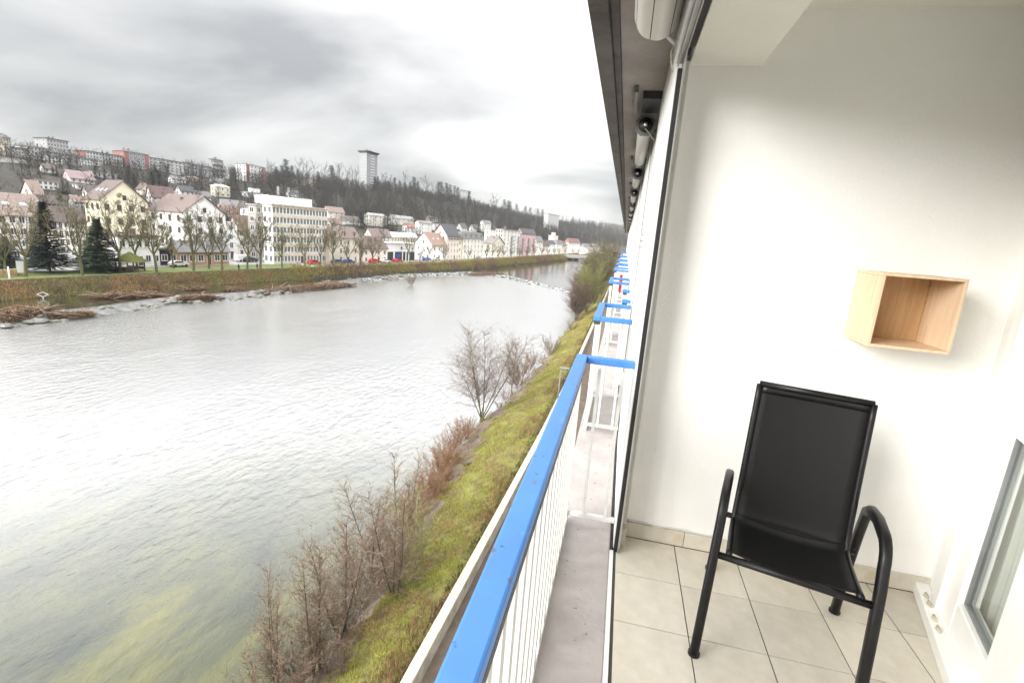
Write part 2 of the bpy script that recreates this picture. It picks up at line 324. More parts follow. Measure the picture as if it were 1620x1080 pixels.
def blue_mat():
    m = bpy.data.materials.new('blue_rail_paint'); m.use_nodes = True; t = m.node_tree; b = t.nodes['Principled BSDF']; L = t.links; N = t.nodes.new
    tcn = N('ShaderNodeTexCoord'); n = N('ShaderNodeTexNoise'); n.inputs['Scale'].default_value = 9; n.inputs['Detail'].default_value = 6; L.new(tcn.outputs['Object'], n.inputs[0])
    r = N('ShaderNodeValToRGB'); L.new(n.outputs[0], r.inputs[0]); r.color_ramp.elements[0].position = .3; r.color_ramp.elements[0].color = (.055, .20, .56, 1); r.color_ramp.elements[1].position = .7; r.color_ramp.elements[1].color = (.075, .245, .63, 1)
    v = N('ShaderNodeTexNoise'); v.inputs['Scale'].default_value = 26; v.inputs['Detail'].default_value = 3; L.new(tcn.outputs['Object'], v.inputs[0])
    r2 = N('ShaderNodeValToRGB'); L.new(v.outputs[0], r2.inputs[0]); r2.color_ramp.elements[0].position = .66; r2.color_ramp.elements[0].color = (0,0,0,1); r2.color_ramp.elements[1].position = .72; r2.color_ramp.elements[1].color = (1,1,1,1)
    mx_ = N('ShaderNodeMixRGB'); L.new(r2.outputs[0], mx_.inputs[0]); L.new(r.outputs[0], mx_.inputs[1]); mx_.inputs[2].default_value = (.10, .14, .22, 1)
    L.new(mx_.outputs[0], b.inputs['Base Color'])
    rr_ = N('ShaderNodeMapRange'); rr_.inputs[3].default_value = .25; rr_.inputs[4].default_value = .6; L.new(n.outputs[0], rr_.inputs[0]); L.new(rr_.outputs[0], b.inputs['Roughness'])
    bb = N('ShaderNodeBump'); bb.inputs['Strength'].default_value = .15; bb.inputs['Distance'].default_value = .004; L.new(n.outputs[0], bb.inputs['Height']); L.new(bb.outputs[0], b.inputs['Normal']); specks(m, 13, .66, (.13, .32, .64), .4); specks(m, 38, .70, (.04, .07, .12), .8); return m
M_blue = blue_mat()
M_black = mat('black_rubber', (0.012, 0.012, 0.013), 0.5, 0.2, 8)
M_alu = mat('aluminium', (0.62, 0.61, 0.58), 0.35, 0.08, 6, metallic=0.7, stretch=(6, 1, 1))
YB0, YB1 = -2.6, 62.0
bl = empty('apartment_building', (1.0, 2.4, -13.35), 0, 'long white apartment building with blue railed balconies above the river path', 'building')
def bpart(mbx, name, m, parent=bl, bevel=0, smooth=False):
    o = mbx.build(name, m, parent, smooth, bevel)
    if parent is bl: o.matrix_parent_inverse = Matrix.Translation(-Vector(bl.location))
    return o
bpart(MB().box(-.19, .100, YB0, YB1, -.20, 0), 'balcony_slab', M_slab, bevel=.006)
bpart(MB().box(-.262, -.180, YB0, YB1, 2.405, 2.75), 'eave_beam', M_fascia, bevel=.006)
bpart(MB().box(-.178, -.143, YB0, YB1, 2.43, 2.74), 'drip_edge', M_fascia, bevel=.004)
bpart(MB().box(-.141, .60, YB0, YB1, 2.458, 2.73), 'soffit', M_soffit)
bpart(MB().box(-.20, 4.0, YB0, YB1, 2.76, 3.1), 'roof_slab', M_facade)
bpart(MB().box(.10, .118, YB0, 2.24, -.2, .002), 'sill_trim', M_facade)
# lower storeys below our balcony
bpart(MB().box(.11, 4.0, YB0, YB1, -13.6, -.215), 'lower_facade', M_facade)
# loggia: walls, ceiling, beam
bpart(MB().box(.150, 1.60, 2.40, 2.62, .0, 2.6), 'side_wall', M_plaster)
bpart(MB().box(.118, 2.6, YB0-.2, YB0, 0, 2.6), 'rear_side_wall', M_plaster)
bpart(MB().box(.461, 2.6, YB0, 2.40, 2.455, 2.456+.1), 'ceiling', M_ceil)
bpart(MB().box(.170, .460, YB0, 2.399, 2.245, 2.457), 'lintel_beam', M_ceil, bevel=.004)
# facade beyond the side wall (pier and closed bays)
bpart(MB().box(.116, .149, 2.262, 3.70, 0.002, 2.457), 'facade_pier', M_facade)
bpart(MB().box(.150, .60, 2.63, YB1, 0.0, 2.457), 'facade_backing', M_facade)
k = 0
for y0, y1 in ((4.75, 6.3), (8.0, 9.4), (10.9, 12.6), (14.3, 15.6), (17.6, 19.0), (21.0, 62.0)):
    bpart(MB().box(.116, .149, y0, y1, 0.002, 2.457), 'facade_pier', M_facade)
# floor with tiles
fl = struct(MB().box(.119, 3.2, YB0, 2.399, -.2, -.006).build('floor', mat('grout', (0.10, 0.095, 0.085), .9, .1, 10)))
M_tile = mat('floor_tile', (0.66, 0.615, 0.525), 0.4, 0.04, 14, 0.04, col2=(0.57, 0.525, 0.44), detail=9)
_t = M_tile.node_tree; _b = _t.nodes['Principled BSDF']; _s = _b.inputs['Base Color'].links[0].from_socket; _oi = _t.nodes.new('ShaderNodeObjectInfo'); _mr = _t.nodes.new('ShaderNodeMapRange'); _mr.inputs[3].default_value = .90; _mr.inputs[4].default_value = 1.05; _t.links.new(_oi.outputs['Random'], _mr.inputs[0])
_hv = _t.nodes.new('ShaderNodeHueSaturation'); _t.links.new(_mr.outputs[0], _hv.inputs['Value']); _t.links.new(_s, _hv.inputs['Color']); _t.links.new(_hv.outputs[0], _b.inputs['Base Color']); specks(M_tile, 6, .68, (.55, .42, .25), .35)
tm = MB().box(0, .2885, 0, .2985, -.0055, 0).mesh('tile', M_tile)
for i in range(6):
    for j in range(14):
        t = obj('tile', tm, fl, .0015); t.location = (.130+.293*i+.0018, 2.387-.303*(j+1)+.0018, 0)
# skirting tiles along the side wall
sm = MB().box(0, .2905, -.011, 0, .001, .082).mesh('skirting_tile', M_tile)
for i in range(5):
    s = obj('skirting_tile', sm, bl, .0015); s.matrix_parent_inverse = Matrix.Translation(-Vector(bl.location)); s.location = (.172+.293*i if i else .1721, 2.3985, 0)
s = obj('skirting_tile', MB().box(.1505, .171, 2.29, 2.3865, .001, .10).mesh('skirting_tile_return', M_tile), bl); s.matrix_parent_inverse = Matrix.Translation(-Vector(bl.location))
# thin white cable running along the skirting
mb = MB(); rr = random.Random(3); pts = [(.175+i*.03, 2.394, .088+.004*math.sin(i*.9)+.002*rr.random()) for i in range(16)]
mb.tube(pts, .0035, 6); tag(mb.build('cable', M_wpaint, None, True), 'thin white cable lying along the top of the beige skirting tiles', 'cable')
# guide track at the loggia opening
gt = empty('shutter_guide', (.118, 2.24, 0), 0, 'black and silver vertical shutter guide at the end of the white wall', 'guide rail')
def gpart(mbx, name, m, bv=0):
    o = mbx.build(name, m, gt, False, bv); o.location = -Vector(gt.location); return o
gpart(MB().box(.119, .136, 2.228, 2.258, .004, 2.185), 'rubber_channel', M_black)
gpart(MB().box(.137, .1405, 2.222, 2.262, .004, 2.185), 'aluminium_lip', M_alu)
gpart(MB().box(.1415, .149, 2.2635, 2.399, .0, 2.244), 'jamb', M_wpaint)
gpart(MB().box(.1495, .168, 2.33, 2.399, .101, 2.244), 'jamb_strip', M_wpaint)
hr = empty('shutter_head_rail', (.14, 0, 2.2), 0, 'grooved aluminium head rail under the ceiling beam above the balcony opening', 'head rail')
def hpart(mbx, name, m, bv=0):
    o = mbx.build(name, m, hr, False, bv); o.location = -Vector(hr.location); return o
for q, (x0, x1, z0, z1) in enumerate(((.098, .104, 2.19, 2.30), (.1045, .112, 2.20, 2.30), (.1125, .119, 2.188, 2.30), (.1195, .131, 2.20, 2.30), (.1315, .135, 2.185, 2.30))):
    hpart(MB().box(x0, x1, YB0, 2.226, z0, z1), 'rail_profile', M_alu)
hpart(MB().box(.136, .168, YB0, 2.20, 2.252, 2.40), 'gap_shade_strip', M_black)  # black strip stands in for the shade in the gap between rail and beam
# white hinge bracket with a looped cord
br = empty('cord_bracket', (.09, 2.3, 2.3), 0, 'small white bracket with a cord loop under the soffit', 'bracket')
mb = MB(); mb.tube([(-.03, .0, .03), (.02, 0, -.01)], .009, 8); mb.build('arm', M_wpaint, br, True)
mb = MB(); mb.tube([(.005, 0, 0), (-.003, .01, -.03), (.004, .02, -.07), (.015, .03, -.10)], .003, 6); mb.build('cord', M_stone, br, True)
# ---- railings
mbp = MB().box(-.010, .010, -.0175, .0175, .04, .8675); ME_PICK = mbp.mesh('picket', M_wpaint)
def railing(y0, y1, label, group=None, x0=-.147, xw=.112, near=True, npick=None, pitch=.108, rets=(True, True), cloth=False):
    r = empty('balcony_railing', (x0, (y0+y1)/2, 0), 0, label, 'railing', group); off = -Vector(r.location)
    def pt(mbx, nm, m, bv=0): o = mbx.build(nm, m, r, False, bv); o.location = off; return o
    pt(MB().box(x0-.028, x0+.026, y0, y1, .893, .929), 'handrail', M_blue, .005)
    pt(MB().box(x0-.024, x0+.0255, y0+.003, y1-.003, .868, .8925), 'handrail_flat', mat('dark_steel', (.05, .055, .06), .5))
    pt(MB().box(x0-.016, x0+.014, y0+.01, y1-.01, .012, .04), 'bottom_rail', M_wpaint, .003)
    n = max(2, int(round((y1-y0-.06)/pitch)))
    for i in range(n+1):
        p = obj('picket', ME_PICK, r); p.location = (0, y0+.03+(y1-y0-.06)*i/n-r.location.y, 0)
    for yy, on in ((y0, rets[0]), (y1, rets[1])):
        if not on: continue
        a, b = (yy, yy+.04) if yy == y0 else (yy-.04, yy)
        pt(MB().box(x0+.0265, xw, a, b, .892, .928), 'return_handrail', M_blue, .005)
        pt(MB().box(x0+.0145, xw, a+.008, b-.008, .045, .068), 'return_bottom_rail', M_wpaint, .003)
        for q in (.36, .80):
            p = obj('picket', ME_PICK, r); p.location = ((xw-x0)*q, (a+b)/2-r.location.y, 0.0); p.scale = (.8, .55, 1)
        pt(MB().box(x0-.014, x0+.012, a+.012, b-.012, 0.001, .06), 'foot', M_wpaint)
    return r
railing(-2.4, 2.44, 'long bright blue handrail with white pickets along the tiled balcony', rets=(False, True))
railing(3.735, 4.63, 'short blue railing beyond the gap, next to the tiled balcony', 'blue railings of the neighbouring balconies')
gl_ = 'blue railing of a neighbouring balcony farther along the white facade'; gg = 'blue railings of the neighbouring balconies'
for a, b in ((7.15, 8.0), (10.2, 11.2), (12.6, 13.4), (15.2, 16.2), (19.2, 20.4), (25, 26.4)):
    railing(a, b, gl_, gg)
railing(5.03, 5.1, 'small blue window guard close to the white facade', 'blue window guards', x0=.055, rets=(True, False))
railing(6.08, 6.15, 'small blue window guard close to the white facade', 'blue window guards', x0=.055, rets=(True, False))
tw = MB()
for i in range(8):
    tw.box(-.04+i*.006, -.0342+i*.006, 9.45+.006*math.sin(i*1.7), 9.458+.006*math.sin(i*1.7), .55+.02*math.sin(i), .88)
tag(tw.build('towel', mat('red_cloth', (.45, .02, .04), .9)), 'red towel hanging beside a far blue railing', 'towel')
# ---- rolling blinds under the soffit
def roller_big():
    r = empty('roller_blind', (.015, 2.15, 2.335), 0, 'large rolled white slatted shutter under the soffit above the tiled balcony', 'roller blind')
    n = 7; R = .083; M_sl = mat('shutter_slat_white', (.72, .70, .64), .45, .06, 6, stretch=(1, .1, 1))
    for i in range(n):                                            # wound slats: one curved strip each
        a0 = 2*PI*i/n+.02; a1 = 2*PI*(i+1)/n-.02; mb = MB(); V = []
        ks = [a0+(a1-a0)*q/6 for q in range(7)]
        for (yy, sc) in ((-4.6, 1), (-.03, 1), (-.008, .95), (0, .86)):
            for q, a in enumerate(ks):
                bul = 1+.035*math.sin(PI*q/6); V.append((R*sc*bul*math.cos(a), yy, R*sc*bul*math.sin(a)))
        F = [(j*7+q, j*7+q+1, (j+1)*7+q+1, (j+1)*7+q) for j in range(3) for q in range(6)]
        mb.add(V, F); mb.build('slat', M_sl, r, True)
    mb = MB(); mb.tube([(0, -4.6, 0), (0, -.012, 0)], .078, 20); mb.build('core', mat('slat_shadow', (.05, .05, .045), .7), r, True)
    MB().box(-.088, .082, -.10, -.055, .02, .118).build('bracket', M_black, r)
    MB().box(-.075, -.045, -.05, .035, .085, .119).build('bracket', M_black, r)
    MB().box(-.066, -.060, .012, .018, .080, .0848).build('screw', M_alu, r)
roller_big()
M_hex = mat('cast_grey', (.15, .155, .15), .5, .15, 12)
def roller(y0, y1, label, group=None, cord=False):
    r = empty('roller_blind', (.035, y0, 2.33), 0, label, 'roller blind', group)
    mb = MB(); hexa = [(.078*math.cos(PI/8+PI*i/4), .078*math.sin(PI/8+PI*i/4)) for i in range(8)]
    mb.extrude([(x, 0, z) for x, z in hexa], (0, .02, 0)); mb.build('end_plate', M_hex, r)
    mb = MB(); mb.tube([(0, -.016, 0), (0, -.001, 0)], .05, 20); mb.build('hub', M_black, r, True)
    mb = MB(); mb.tube([(.0, -.028, 0), (0, -.017, 0)], .014, 12); mb.build('axle', M_alu, r, True)
    mb = MB(); mb.tube([(0, .021, 0), (0, y1-y0-.03, 0)], .052, 18); mb.build('tube', mat('roller_fabric', (.58, .565, .52), .5, .08, 8, stretch=(1, .2, 1)), r, True)
    mb = MB(); mb.extrude([(x*.9, y1-y0-.029, z*.9) for x, z in hexa], (0, .015, 0)); mb.build('end_plate', M_hex, r)
    MB().box(-.095, -.072, -.5, .12, .085, .125).build('bracket', M_hex, r)
    MB().box(-.04, .078, -.38, -.002, .08, .127).build('mounting_box', M_black, r)
    if cord:
        mb = MB(); mb.tube([(.0, -.032, -.03), (.03, -.04, -.06), (.075, -.03, -.11)], .003, 6); mb.build('cord', M_stone, r)
roller(3.93, 5.65, 'grey roller blind with round hub and cord above the gap beyond our balcony', None, True)
roller(6.6, 7.9, 'second grey roller blind under the soffit, beyond the one with the cord')
for a in (9.2, 12.0, 15.0, 18.0, 21, 25, 30, 36, 43): roller(a, a+1.7, 'far grey roller blind in the row under the soffit', 'roller blinds in a row under the soffit')
# ---- closed roller shutter on the next bay (perforated slats) and dark guides
def shutter(y0, y1, label, group=None):
    r = empty('roller_shutter', (.13, y0, 0), 0, label, 'roller shutter', group)
    me = MB().box(-.006, .006, .03, y1-y0-.03, .002, .047).mesh('slat', M_wpaint)
    for i in range(47): o = obj('slat', me, r); o.location = (0, 0, .01+i*.05)
    MB().box(-.008, .010, 0.001, .029, 0.003, 2.4).build('guide', M_black, r); MB().box(-.008, .010, y1-y0-.029, y1-y0-.001, 0.003, 2.4).build('guide', M_black, r)
shutter(3.702, 4.748, 'closed white slatted shutter in the first bay past the gap')
shutter(6.302, 7.998, 'closed white slatted shutter in the second bay past the gap')
for a, b in ((9.402, 10.898), (12.602, 14.298), (15.602, 17.598), (19.002, 20.998)): shutter(a, b, 'closed white slatted shutter in a far bay of the facade', 'closed shutters in far bays')
# ---- skewed door wall with white PVC door
DA = Vector((1.56, 2.4, 0)); DB = Vector((1.39, 1.858, 0)); du = (DB-DA).normalized(); ang = math.atan2(du.y, du.x)
M_pvc = mat('white_pvc', (.88, .88, .86), .3, .02, 5)
door = empty('balcony_door', DA, ang, 'white plastic balcony door with a narrow clear pane', 'door')     # local x along wall, local -y... room side is +y
def dbox(u0, u1, v0, v1, z0, z1, nm, m=M_pvc, bv=.004, par=door): return MB().box(u0, u1, v0, v1, z0, z1).build(nm, m, par, False, bv)
wallr = empty('door_wall', DA, ang, 'white plaster wall around the balcony door', 'wall')
dbox(.0, .13, .0, .072, 0.0, 2.5, 'wall_end', M_plaster, 0, wallr)
dbox(1.30, 5.2, .0, .2, 0.0, 2.5, 'wall_run', M_plaster, 0, wallr)
dbox(.1305, 1.2995, .0, .2, 2.18, 2.5, 'wall_head', M_plaster, 0, wallr)
dbox(.0, 1.3, -.055, -.001, 0.001, .055, 'threshold')
dbox(.131, .215, -.02, .072, .004, 2.178, 'outer_frame')
dbox(.2155, .345, .0, .07, .06, 2.12, 'stile'); dbox(.695, .90, .0, .07, .06, 2.12, 'stile'); dbox(.902, 1.298, .012, .07, .06, 2.12, 'fixed_panel')
dbox(.3455, .6945, .002, .068, .06, .195, 'bottom_rail'); dbox(.3455, .6945, .002, .068, .915, 1.03, 'middle_rail'); dbox(.3455, .6945, .002, .068, 2.0, 2.12, 'top_rail')
dbox(.2155, 1.2975, -.015, .09, .0555, .0595, 'sill_seal'); dbox(.2155, 1.2975, -.01, .09, 2.123, 2.178, 'head_frame')
M_gask = mat('grey_gasket', (.22, .23, .23), .5)
for z0, z1 in ((.195, .915), (1.03, 2.0)):
    dbox(.3455, .357, .02, .05, z0+.001, z1-.001, 'gasket', M_gask, 0); dbox(.683, .6945, .02, .05, z0+.001, z1-.001, 'gasket', M_gask, 0)
    dbox(.3575, .6825, .02, .05, z0+.001, z0+.012, 'gasket', M_gask, 0); dbox(.3575, .6825, .02, .05, z1-.012, z1-.001, 'gasket', M_gask, 0)
M_glass = bpy.data.materials.new('clear_glass'); M_glass.use_nodes = True; _b = M_glass.node_tree.nodes['Principled BSDF']
_t = M_glass.node_tree; _t.nodes.remove(_b); _tr = _t.nodes.new('ShaderNodeBsdfTransparent'); _tr.inputs[0].default_value = (.93, .95, .94, 1)
_gl = _t.nodes.new('ShaderNodeBsdfGlossy'); _gl.inputs['Roughness'].default_value = .01; _fr = _t.nodes.new('ShaderNodeFresnel'); _fr.inputs[0].default_value = 1.45
_mx = _t.nodes.new('ShaderNodeMixShader'); _gm = _t.nodes.new('ShaderNodeNewGeometry'); _sb = _t.nodes.new('ShaderNodeMath'); _sb.operation = 'SUBTRACT'; _sb.use_clamp = True; _t.links.new(_fr.outputs[0], _sb.inputs[0]); _t.links.new(_gm.outputs['Backfacing'], _sb.inputs[1]); _t.links.new(_sb.outputs[0], _mx.inputs[0]); _t.links.new(_tr.outputs[0], _mx.inputs[1]); _t.links.new(_gl.outputs[0], _mx.inputs[2]); _t.links.new(_mx.outputs[0], _t.nodes['Material Output'].inputs[0])
dbox(.357, .683, .030, .036, .2075, .9025, 'pane', M_glass, 0); dbox(.357, .683, .030, .036, 1.0425, 1.9875, 'pane', M_glass, 0)
for i, u in enumerate((.10, .16, .26, .33)):
    mb = MB(); mb.tube([(u, -.03, .056), (u+.03, -.035, .060), (u+.05, -.03, .056)], [.004, .009, .004], 8); mb.build('sealant_blob', M_stone, door, True)
# room behind the pane: floor, back wall, curtain
rm = empty('room', DA, ang, 'pale room with tiled floor behind the balcony door pane', 'room')
dbox(-1.3, 2.2, .202, 2.2, -.1, .001, 'room_floor', M_tile, 0, rm); dbox(-1.3, -.6, 2.2, 2.3, 0.002, 2.5, 'back_wall', M_plaster, 0, rm)
dbox(-1.4, -1.3, .0, 2.2, 0.002, 2.5, 'room_side_wall', M_plaster, 0, rm); dbox(-1.3, 2.2, .202, 2.2, 2.5, 2.6, 'room_ceiling', M_ceil, 0, rm); dbox(-1.29, -.001, .21, .222, .002, .09, 'room_skirting', M_tile, 0, rm); dbox(-1.3, .129, .076, .2015, -.1, .002, 'inner_sill', M_tile, 0, rm)
ct = empty('curtain', DA, ang, 'white gathered curtain hanging just inside the balcony door pane', 'curtain')
V = []; nu = 90
for z in np.linspace(.04, 2.1, 12):
    for i in range(nu):
        u = .19+.24*i/(nu-1); bul = .07*math.exp(-((z-.75)/.35)**2)
        V.append((u-bul*.5*(1-i/(nu-1)), .125+.016*math.sin(i*.62)+.008*math.sin(i*.23+z), z))
mb = MB(); mb.add(V, [(j*nu+i, j*nu+i+1, (j+1)*nu+i+1, (j+1)*nu+i) for j in range(11) for i in range(nu-1)])
M_voile = mat('white_voile', (.86, .86, .82), .9, .03, 8); _t = M_voile.node_tree; _tl = _t.nodes.new('ShaderNodeBsdfTranslucent'); _tl.inputs[0].default_value = (.86, .86, .82, 1); _ms = _t.nodes.new('ShaderNodeMixShader'); _ms.inputs[0].default_value = .55
_t.links.new(_t.nodes['Principled BSDF'].outputs[0], _ms.inputs[1]); _t.links.new(_tl.outputs[0], _ms.inputs[2]); _t.links.new(_ms.outputs[0], _t.nodes['Material Output'].inputs[0])
c = mb.build('cloth', M_voile, ct, True); md = c.modifiers.new('solid', 'SOLIDIFY'); md.thickness = .003
# ---- wall shelf box
M_wood = mat('pine_wood', (.76, .59, .42), .55, .1, 5, .05, col2=(.64, .46, .29), stretch=(9, 9, .9), detail=6)
M_woodb = mat('pine_wood_back', (.58, .38, .20), .55, .1, 5, .05, col2=(.43, .26, .125), stretch=(11, 11, .8), detail=6)
sh = empty('wall_shelf_box', (1.12, 2.3995, 1.165), 0, 'open square pale wooden box shelf fixed to the white wall', 'shelf')
w, h, d, t = .285, .29, .225, .011
MB().box(-w/2, -w/2+t, -d, -.001, t+.0005, h-t-.0005).build('side_panel', M_wood, sh, False, .001)
MB().box(w/2-t, w/2, -d, -.001, t+.0005, h-t-.0005).build('side_panel', M_wood, sh, False, .001)
MB().box(-w/2, w/2, -d, -.001, 0, t).build('bottom_panel', M_wood, sh, False, .001)
MB().box(-w/2, w/2, -d, -.001, h-t, h).build('top_panel', M_wood, sh, False, .001)
mb = MB()
for i in range(5):
    x0 = -w/2+t+.001; ww = (w-2*t-.002)/5; MB().box(x0+ww*i+.0003, x0+ww*(i+1)-.0003, -.012, -.002, t+.001, h-t-.001).build('back_board', M_woodb, sh)
# ---- garden chair
ch = empty('garden_chair', (.678, 1.632, 0), math.radians(-14.5), 'black metal garden chair with black mesh sling on the beige tiles', 'chair')
M_frame = mat('black_powder_coat', (.006, .006, .0065), .42, .2, 30, spec=.35)
def smoothpath(pts, n=8):
    P = [np.array(p, float) for p in pts]; P = [2*P[0]-P[1]]+P+[2*P[-1]-P[-2]]; out = []
    for i in range(1, len(P)-2):
        for q in range(n):
            t = q/n; out.append(.5*((2*P[i])+(-P[i-1]+P[i+1])*t+(2*P[i-1]-5*P[i]+4*P[i+1]-P[i+2])*t*t+(-P[i-1]+3*P[i]-3*P[i+1]+P[i+2])*t**3))
    out.append(P[-2]); return out
for s in (-1, 1):
    x = .250*s
    path = [(x*1.02, 0, .006), (x, .028, .28), (x*.99, .055, .46)]+[(x*.985, .075+.06*math.sin(a)*0+.085*(1-math.cos(a)), .520+.085*math.sin(a)) for a in np.linspace(.1, 1.45, 6)]
    path += [(x*.98, .25, .611), (x*.98, .36, .59), (x*.98, .42, .555), (x*.985, .46, .45), (x, .52, .25), (x*1.02, .57, .006)]
    mb = MB(); mb.tube(path, .021, 16, True, .80, ref=(1, 0, 0), sq=.6); mb.build('arm_frame', M_frame, ch, True)
    for yy in (0, .57):
        mb = MB(); mb.tube([(x*1.02, yy, .0005), (x*1.02, yy, .012)], .0222, 10); mb.build('foot_cap', M_black, ch)
    sp_ = smoothpath([(.200*s, .04, .425), (.200*s, .18, .405), (.200*s, .33, .395), (.199*s, .375, .43), (.197*s, .405, .60), (.195*s, .455, .97)], 6)
    mb = MB(); mb.tube(sp_, .012, 8); mb.build('sling_rail', M_frame, ch, True)
mb = MB(); mb.tube([(-.245, .045, .408), (.245, .045, .408)], .013, 8); mb.build('front_crossbar', M_frame, ch, True)
mb = MB(); mb.tube([(-.245, .44, .37), (.245, .44, .37)], .012, 8); mb.build('rear_crossbar', M_frame, ch, True)
mb = MB(); mb.tube([(-.196, .456, .972), (.196, .456, .972)], .012, 8); mb.build('top_bar', M_frame, ch, True)
def sling_mat():
    m = bpy.data.materials.new('black_mesh_fabric'); m.use_nodes = True; t = m.node_tree; b = t.nodes['Principled BSDF']; L = t.links; N = t.nodes.new
    b.inputs['Base Color'].default_value = (.006, .006, .006, 1); b.inputs['Roughness'].default_value = .6; b.inputs['Specular IOR Level'].default_value = .25
    tcn = N('ShaderNodeTexCoord'); n = N('ShaderNodeTexNoise'); n.inputs['Scale'].default_value = 260; L.new(tcn.outputs['Object'], n.inputs[0])
    bp = N('ShaderNodeBump'); bp.inputs['Strength'].default_value = .4; bp.inputs['Distance'].default_value = .002; L.new(n.outputs[0], bp.inputs['Height']); L.new(bp.outputs[0], b.inputs['Normal'])
    tr = N('ShaderNodeBsdfTransparent'); ms = N('ShaderNodeMixShader'); ms.inputs[0].default_value = .05; L.new(b.outputs[0], ms.inputs[1]); L.new(tr.outputs[0], ms.inputs[2])
    L.new(ms.outputs[0], t.nodes['Material Output'].inputs[0]); return m
M_sling = sling_mat()
def sheet(path, hw, sag, nm, m):
    V = []; k = 13
    for j, p in enumerate(path):
        for i in range(k):
            q = i/(k-1)*2-1; V.append((hw*q, p[1]+sag[0]*(1-q*q), p[2]+sag[1]*(1-q*q)))
    mb = MB(); mb.add(V, [(j*k+i, j*k+i+1, (j+1)*k+i+1, (j+1)*k+i) for j in range(len(path)-1) for i in range(k-1)])
    o = mb.build(nm, m, ch, True); md = o.modifiers.new('solid', 'SOLIDIFY'); md.thickness = .002; return o
seatp = smoothpath([(0, .05, .432), (0, .18, .415), (0, .33, .405), (0, .362, .43)], 5)
sheet(seatp, .193, (0, -.018), 'seat_sling', M_sling)
backp = smoothpath([(0, .345, .412), (0, .372, .445), (0, .40, .60), (0, .428, .79), (0, .452, .965)], 6)
sheet(backp, .190, (.02, 0), 'back_sling', M_sling)
sheet([(0, .4485, .935), (0, .4535, .9705)], .191, (.012, 0), 'top_hem', M_frame)
# ================================================================== THE TOWN
M_wing = mat('window_glass_dark', (.055, .065, .075), .15, .2, .5)
M_wfr = mat('window_frame_white', (.78, .78, .76), .6, .03, 2)
M_shut = mat('brown_shutter', (.16, .09, .07), .7, .1, 3)
def win_mesh(nm, fm):
    mb = MB(); mb.cur = 0                                   # unit window 1 x 1 in x,z, centred in x; outside is -y
    for x0, x1, z0, z1 in ((-.5, -.40, 0, 1), (.40, .5, 0, 1), (-.399, .399, 0, .07), (-.399, .399, .93, 1), (-.03, .03, .071, .929)): mb.box(x0, x1, -.09, .02, z0, z1)
    mb.box(-.54, .54, -.16, .02, -.06, -.001)
    mb.cur = 1; mb.box(-.398, .398, -.03, .02, .0705, .9295)
    return mb.mesh(nm, [fm, M_wing])
WM = {'w': win_mesh('window', M_wfr), 'b': win_mesh('window_brown', M_shut)}
DM = MB(); DM.cur = 0; DM.box(-.5, -.42, -.1, .02, 0, 1); DM.box(.42, .5, -.1, .02, 0, 1); DM.box(-.419, .419, -.1, .02, .93, 1); DM.cur = 1; DM.box(-.418, .418, -.04, .02, 0, .929)
DOORM = DM.mesh('door', [M_wfr, mat('door_brown', (.12, .07, .05), .5)])
M_rail = mat('balcony_rail_grey', (.45, .46, .47), .5, .1, 3)
BALM = MB(); BALM.box(-.5, .5, -1.2, 0.02, -.15, 0); BALM.box(-.5, .5, -1.2, -1.12, .001, 1.0); BALM.box(-.5, -.47, -1.119, 0.02, .001, 1.0); BALM.box(.47, .5, -1.119, .02, .001, 1.0)
BALME = BALM.mesh('balcony', M_rail)
CHM = MB().box(-.35, .35, -.35, .35, -1.5, 1.1).box(-.42, .42, -.42, .42, 1.1, 1.25).mesh('chimney', roofmat((.38, .25, .2)))
DRM = MB(); DRM.cur = 0; DRM.box(-.6, .6, 0, 2.0, 0, 1.4); DRM.cur = 1; DRM.box(-.42, .42, -.04, .02, .2, 1.25); DRM.cur = 2; DRM.extrude([(-.75, -.15, 1.4), (.75, -.15, 1.4), (0, -.15, 1.95)], (0, 2.2, 0))
DORM = DRM.mesh('dormer', [M_wfr, M_wing, roofmat((.2, .17, .17))])
VELM = MB().box(-.55, .55, -.4, .4, 0, .12).mesh('skylight', mat('skylight_glass', (.5, .55, .58), .15))
AERM = MB(); AERM.box(-.03, .03, -.03, .03, 0, 3.0); AERM.box(-.6, .6, -.02, .02, 2.5, 2.56); AERM.box(-.4, .4, -.02, .02, 2.0, 2.06)
AERME = AERM.mesh('aerial', M_black)
RB = random.Random(11)
def lsolve(P, dv, px, py):
    d = ray(px, py); A = np.array([[dv[0], -d[0]], [dv[1], -d[1]]]); b = np.array([-P[0], -P[1]])
    try: L, t = np.linalg.solve(A, b)
    except Exception: return 8.0
    return L
NB = []
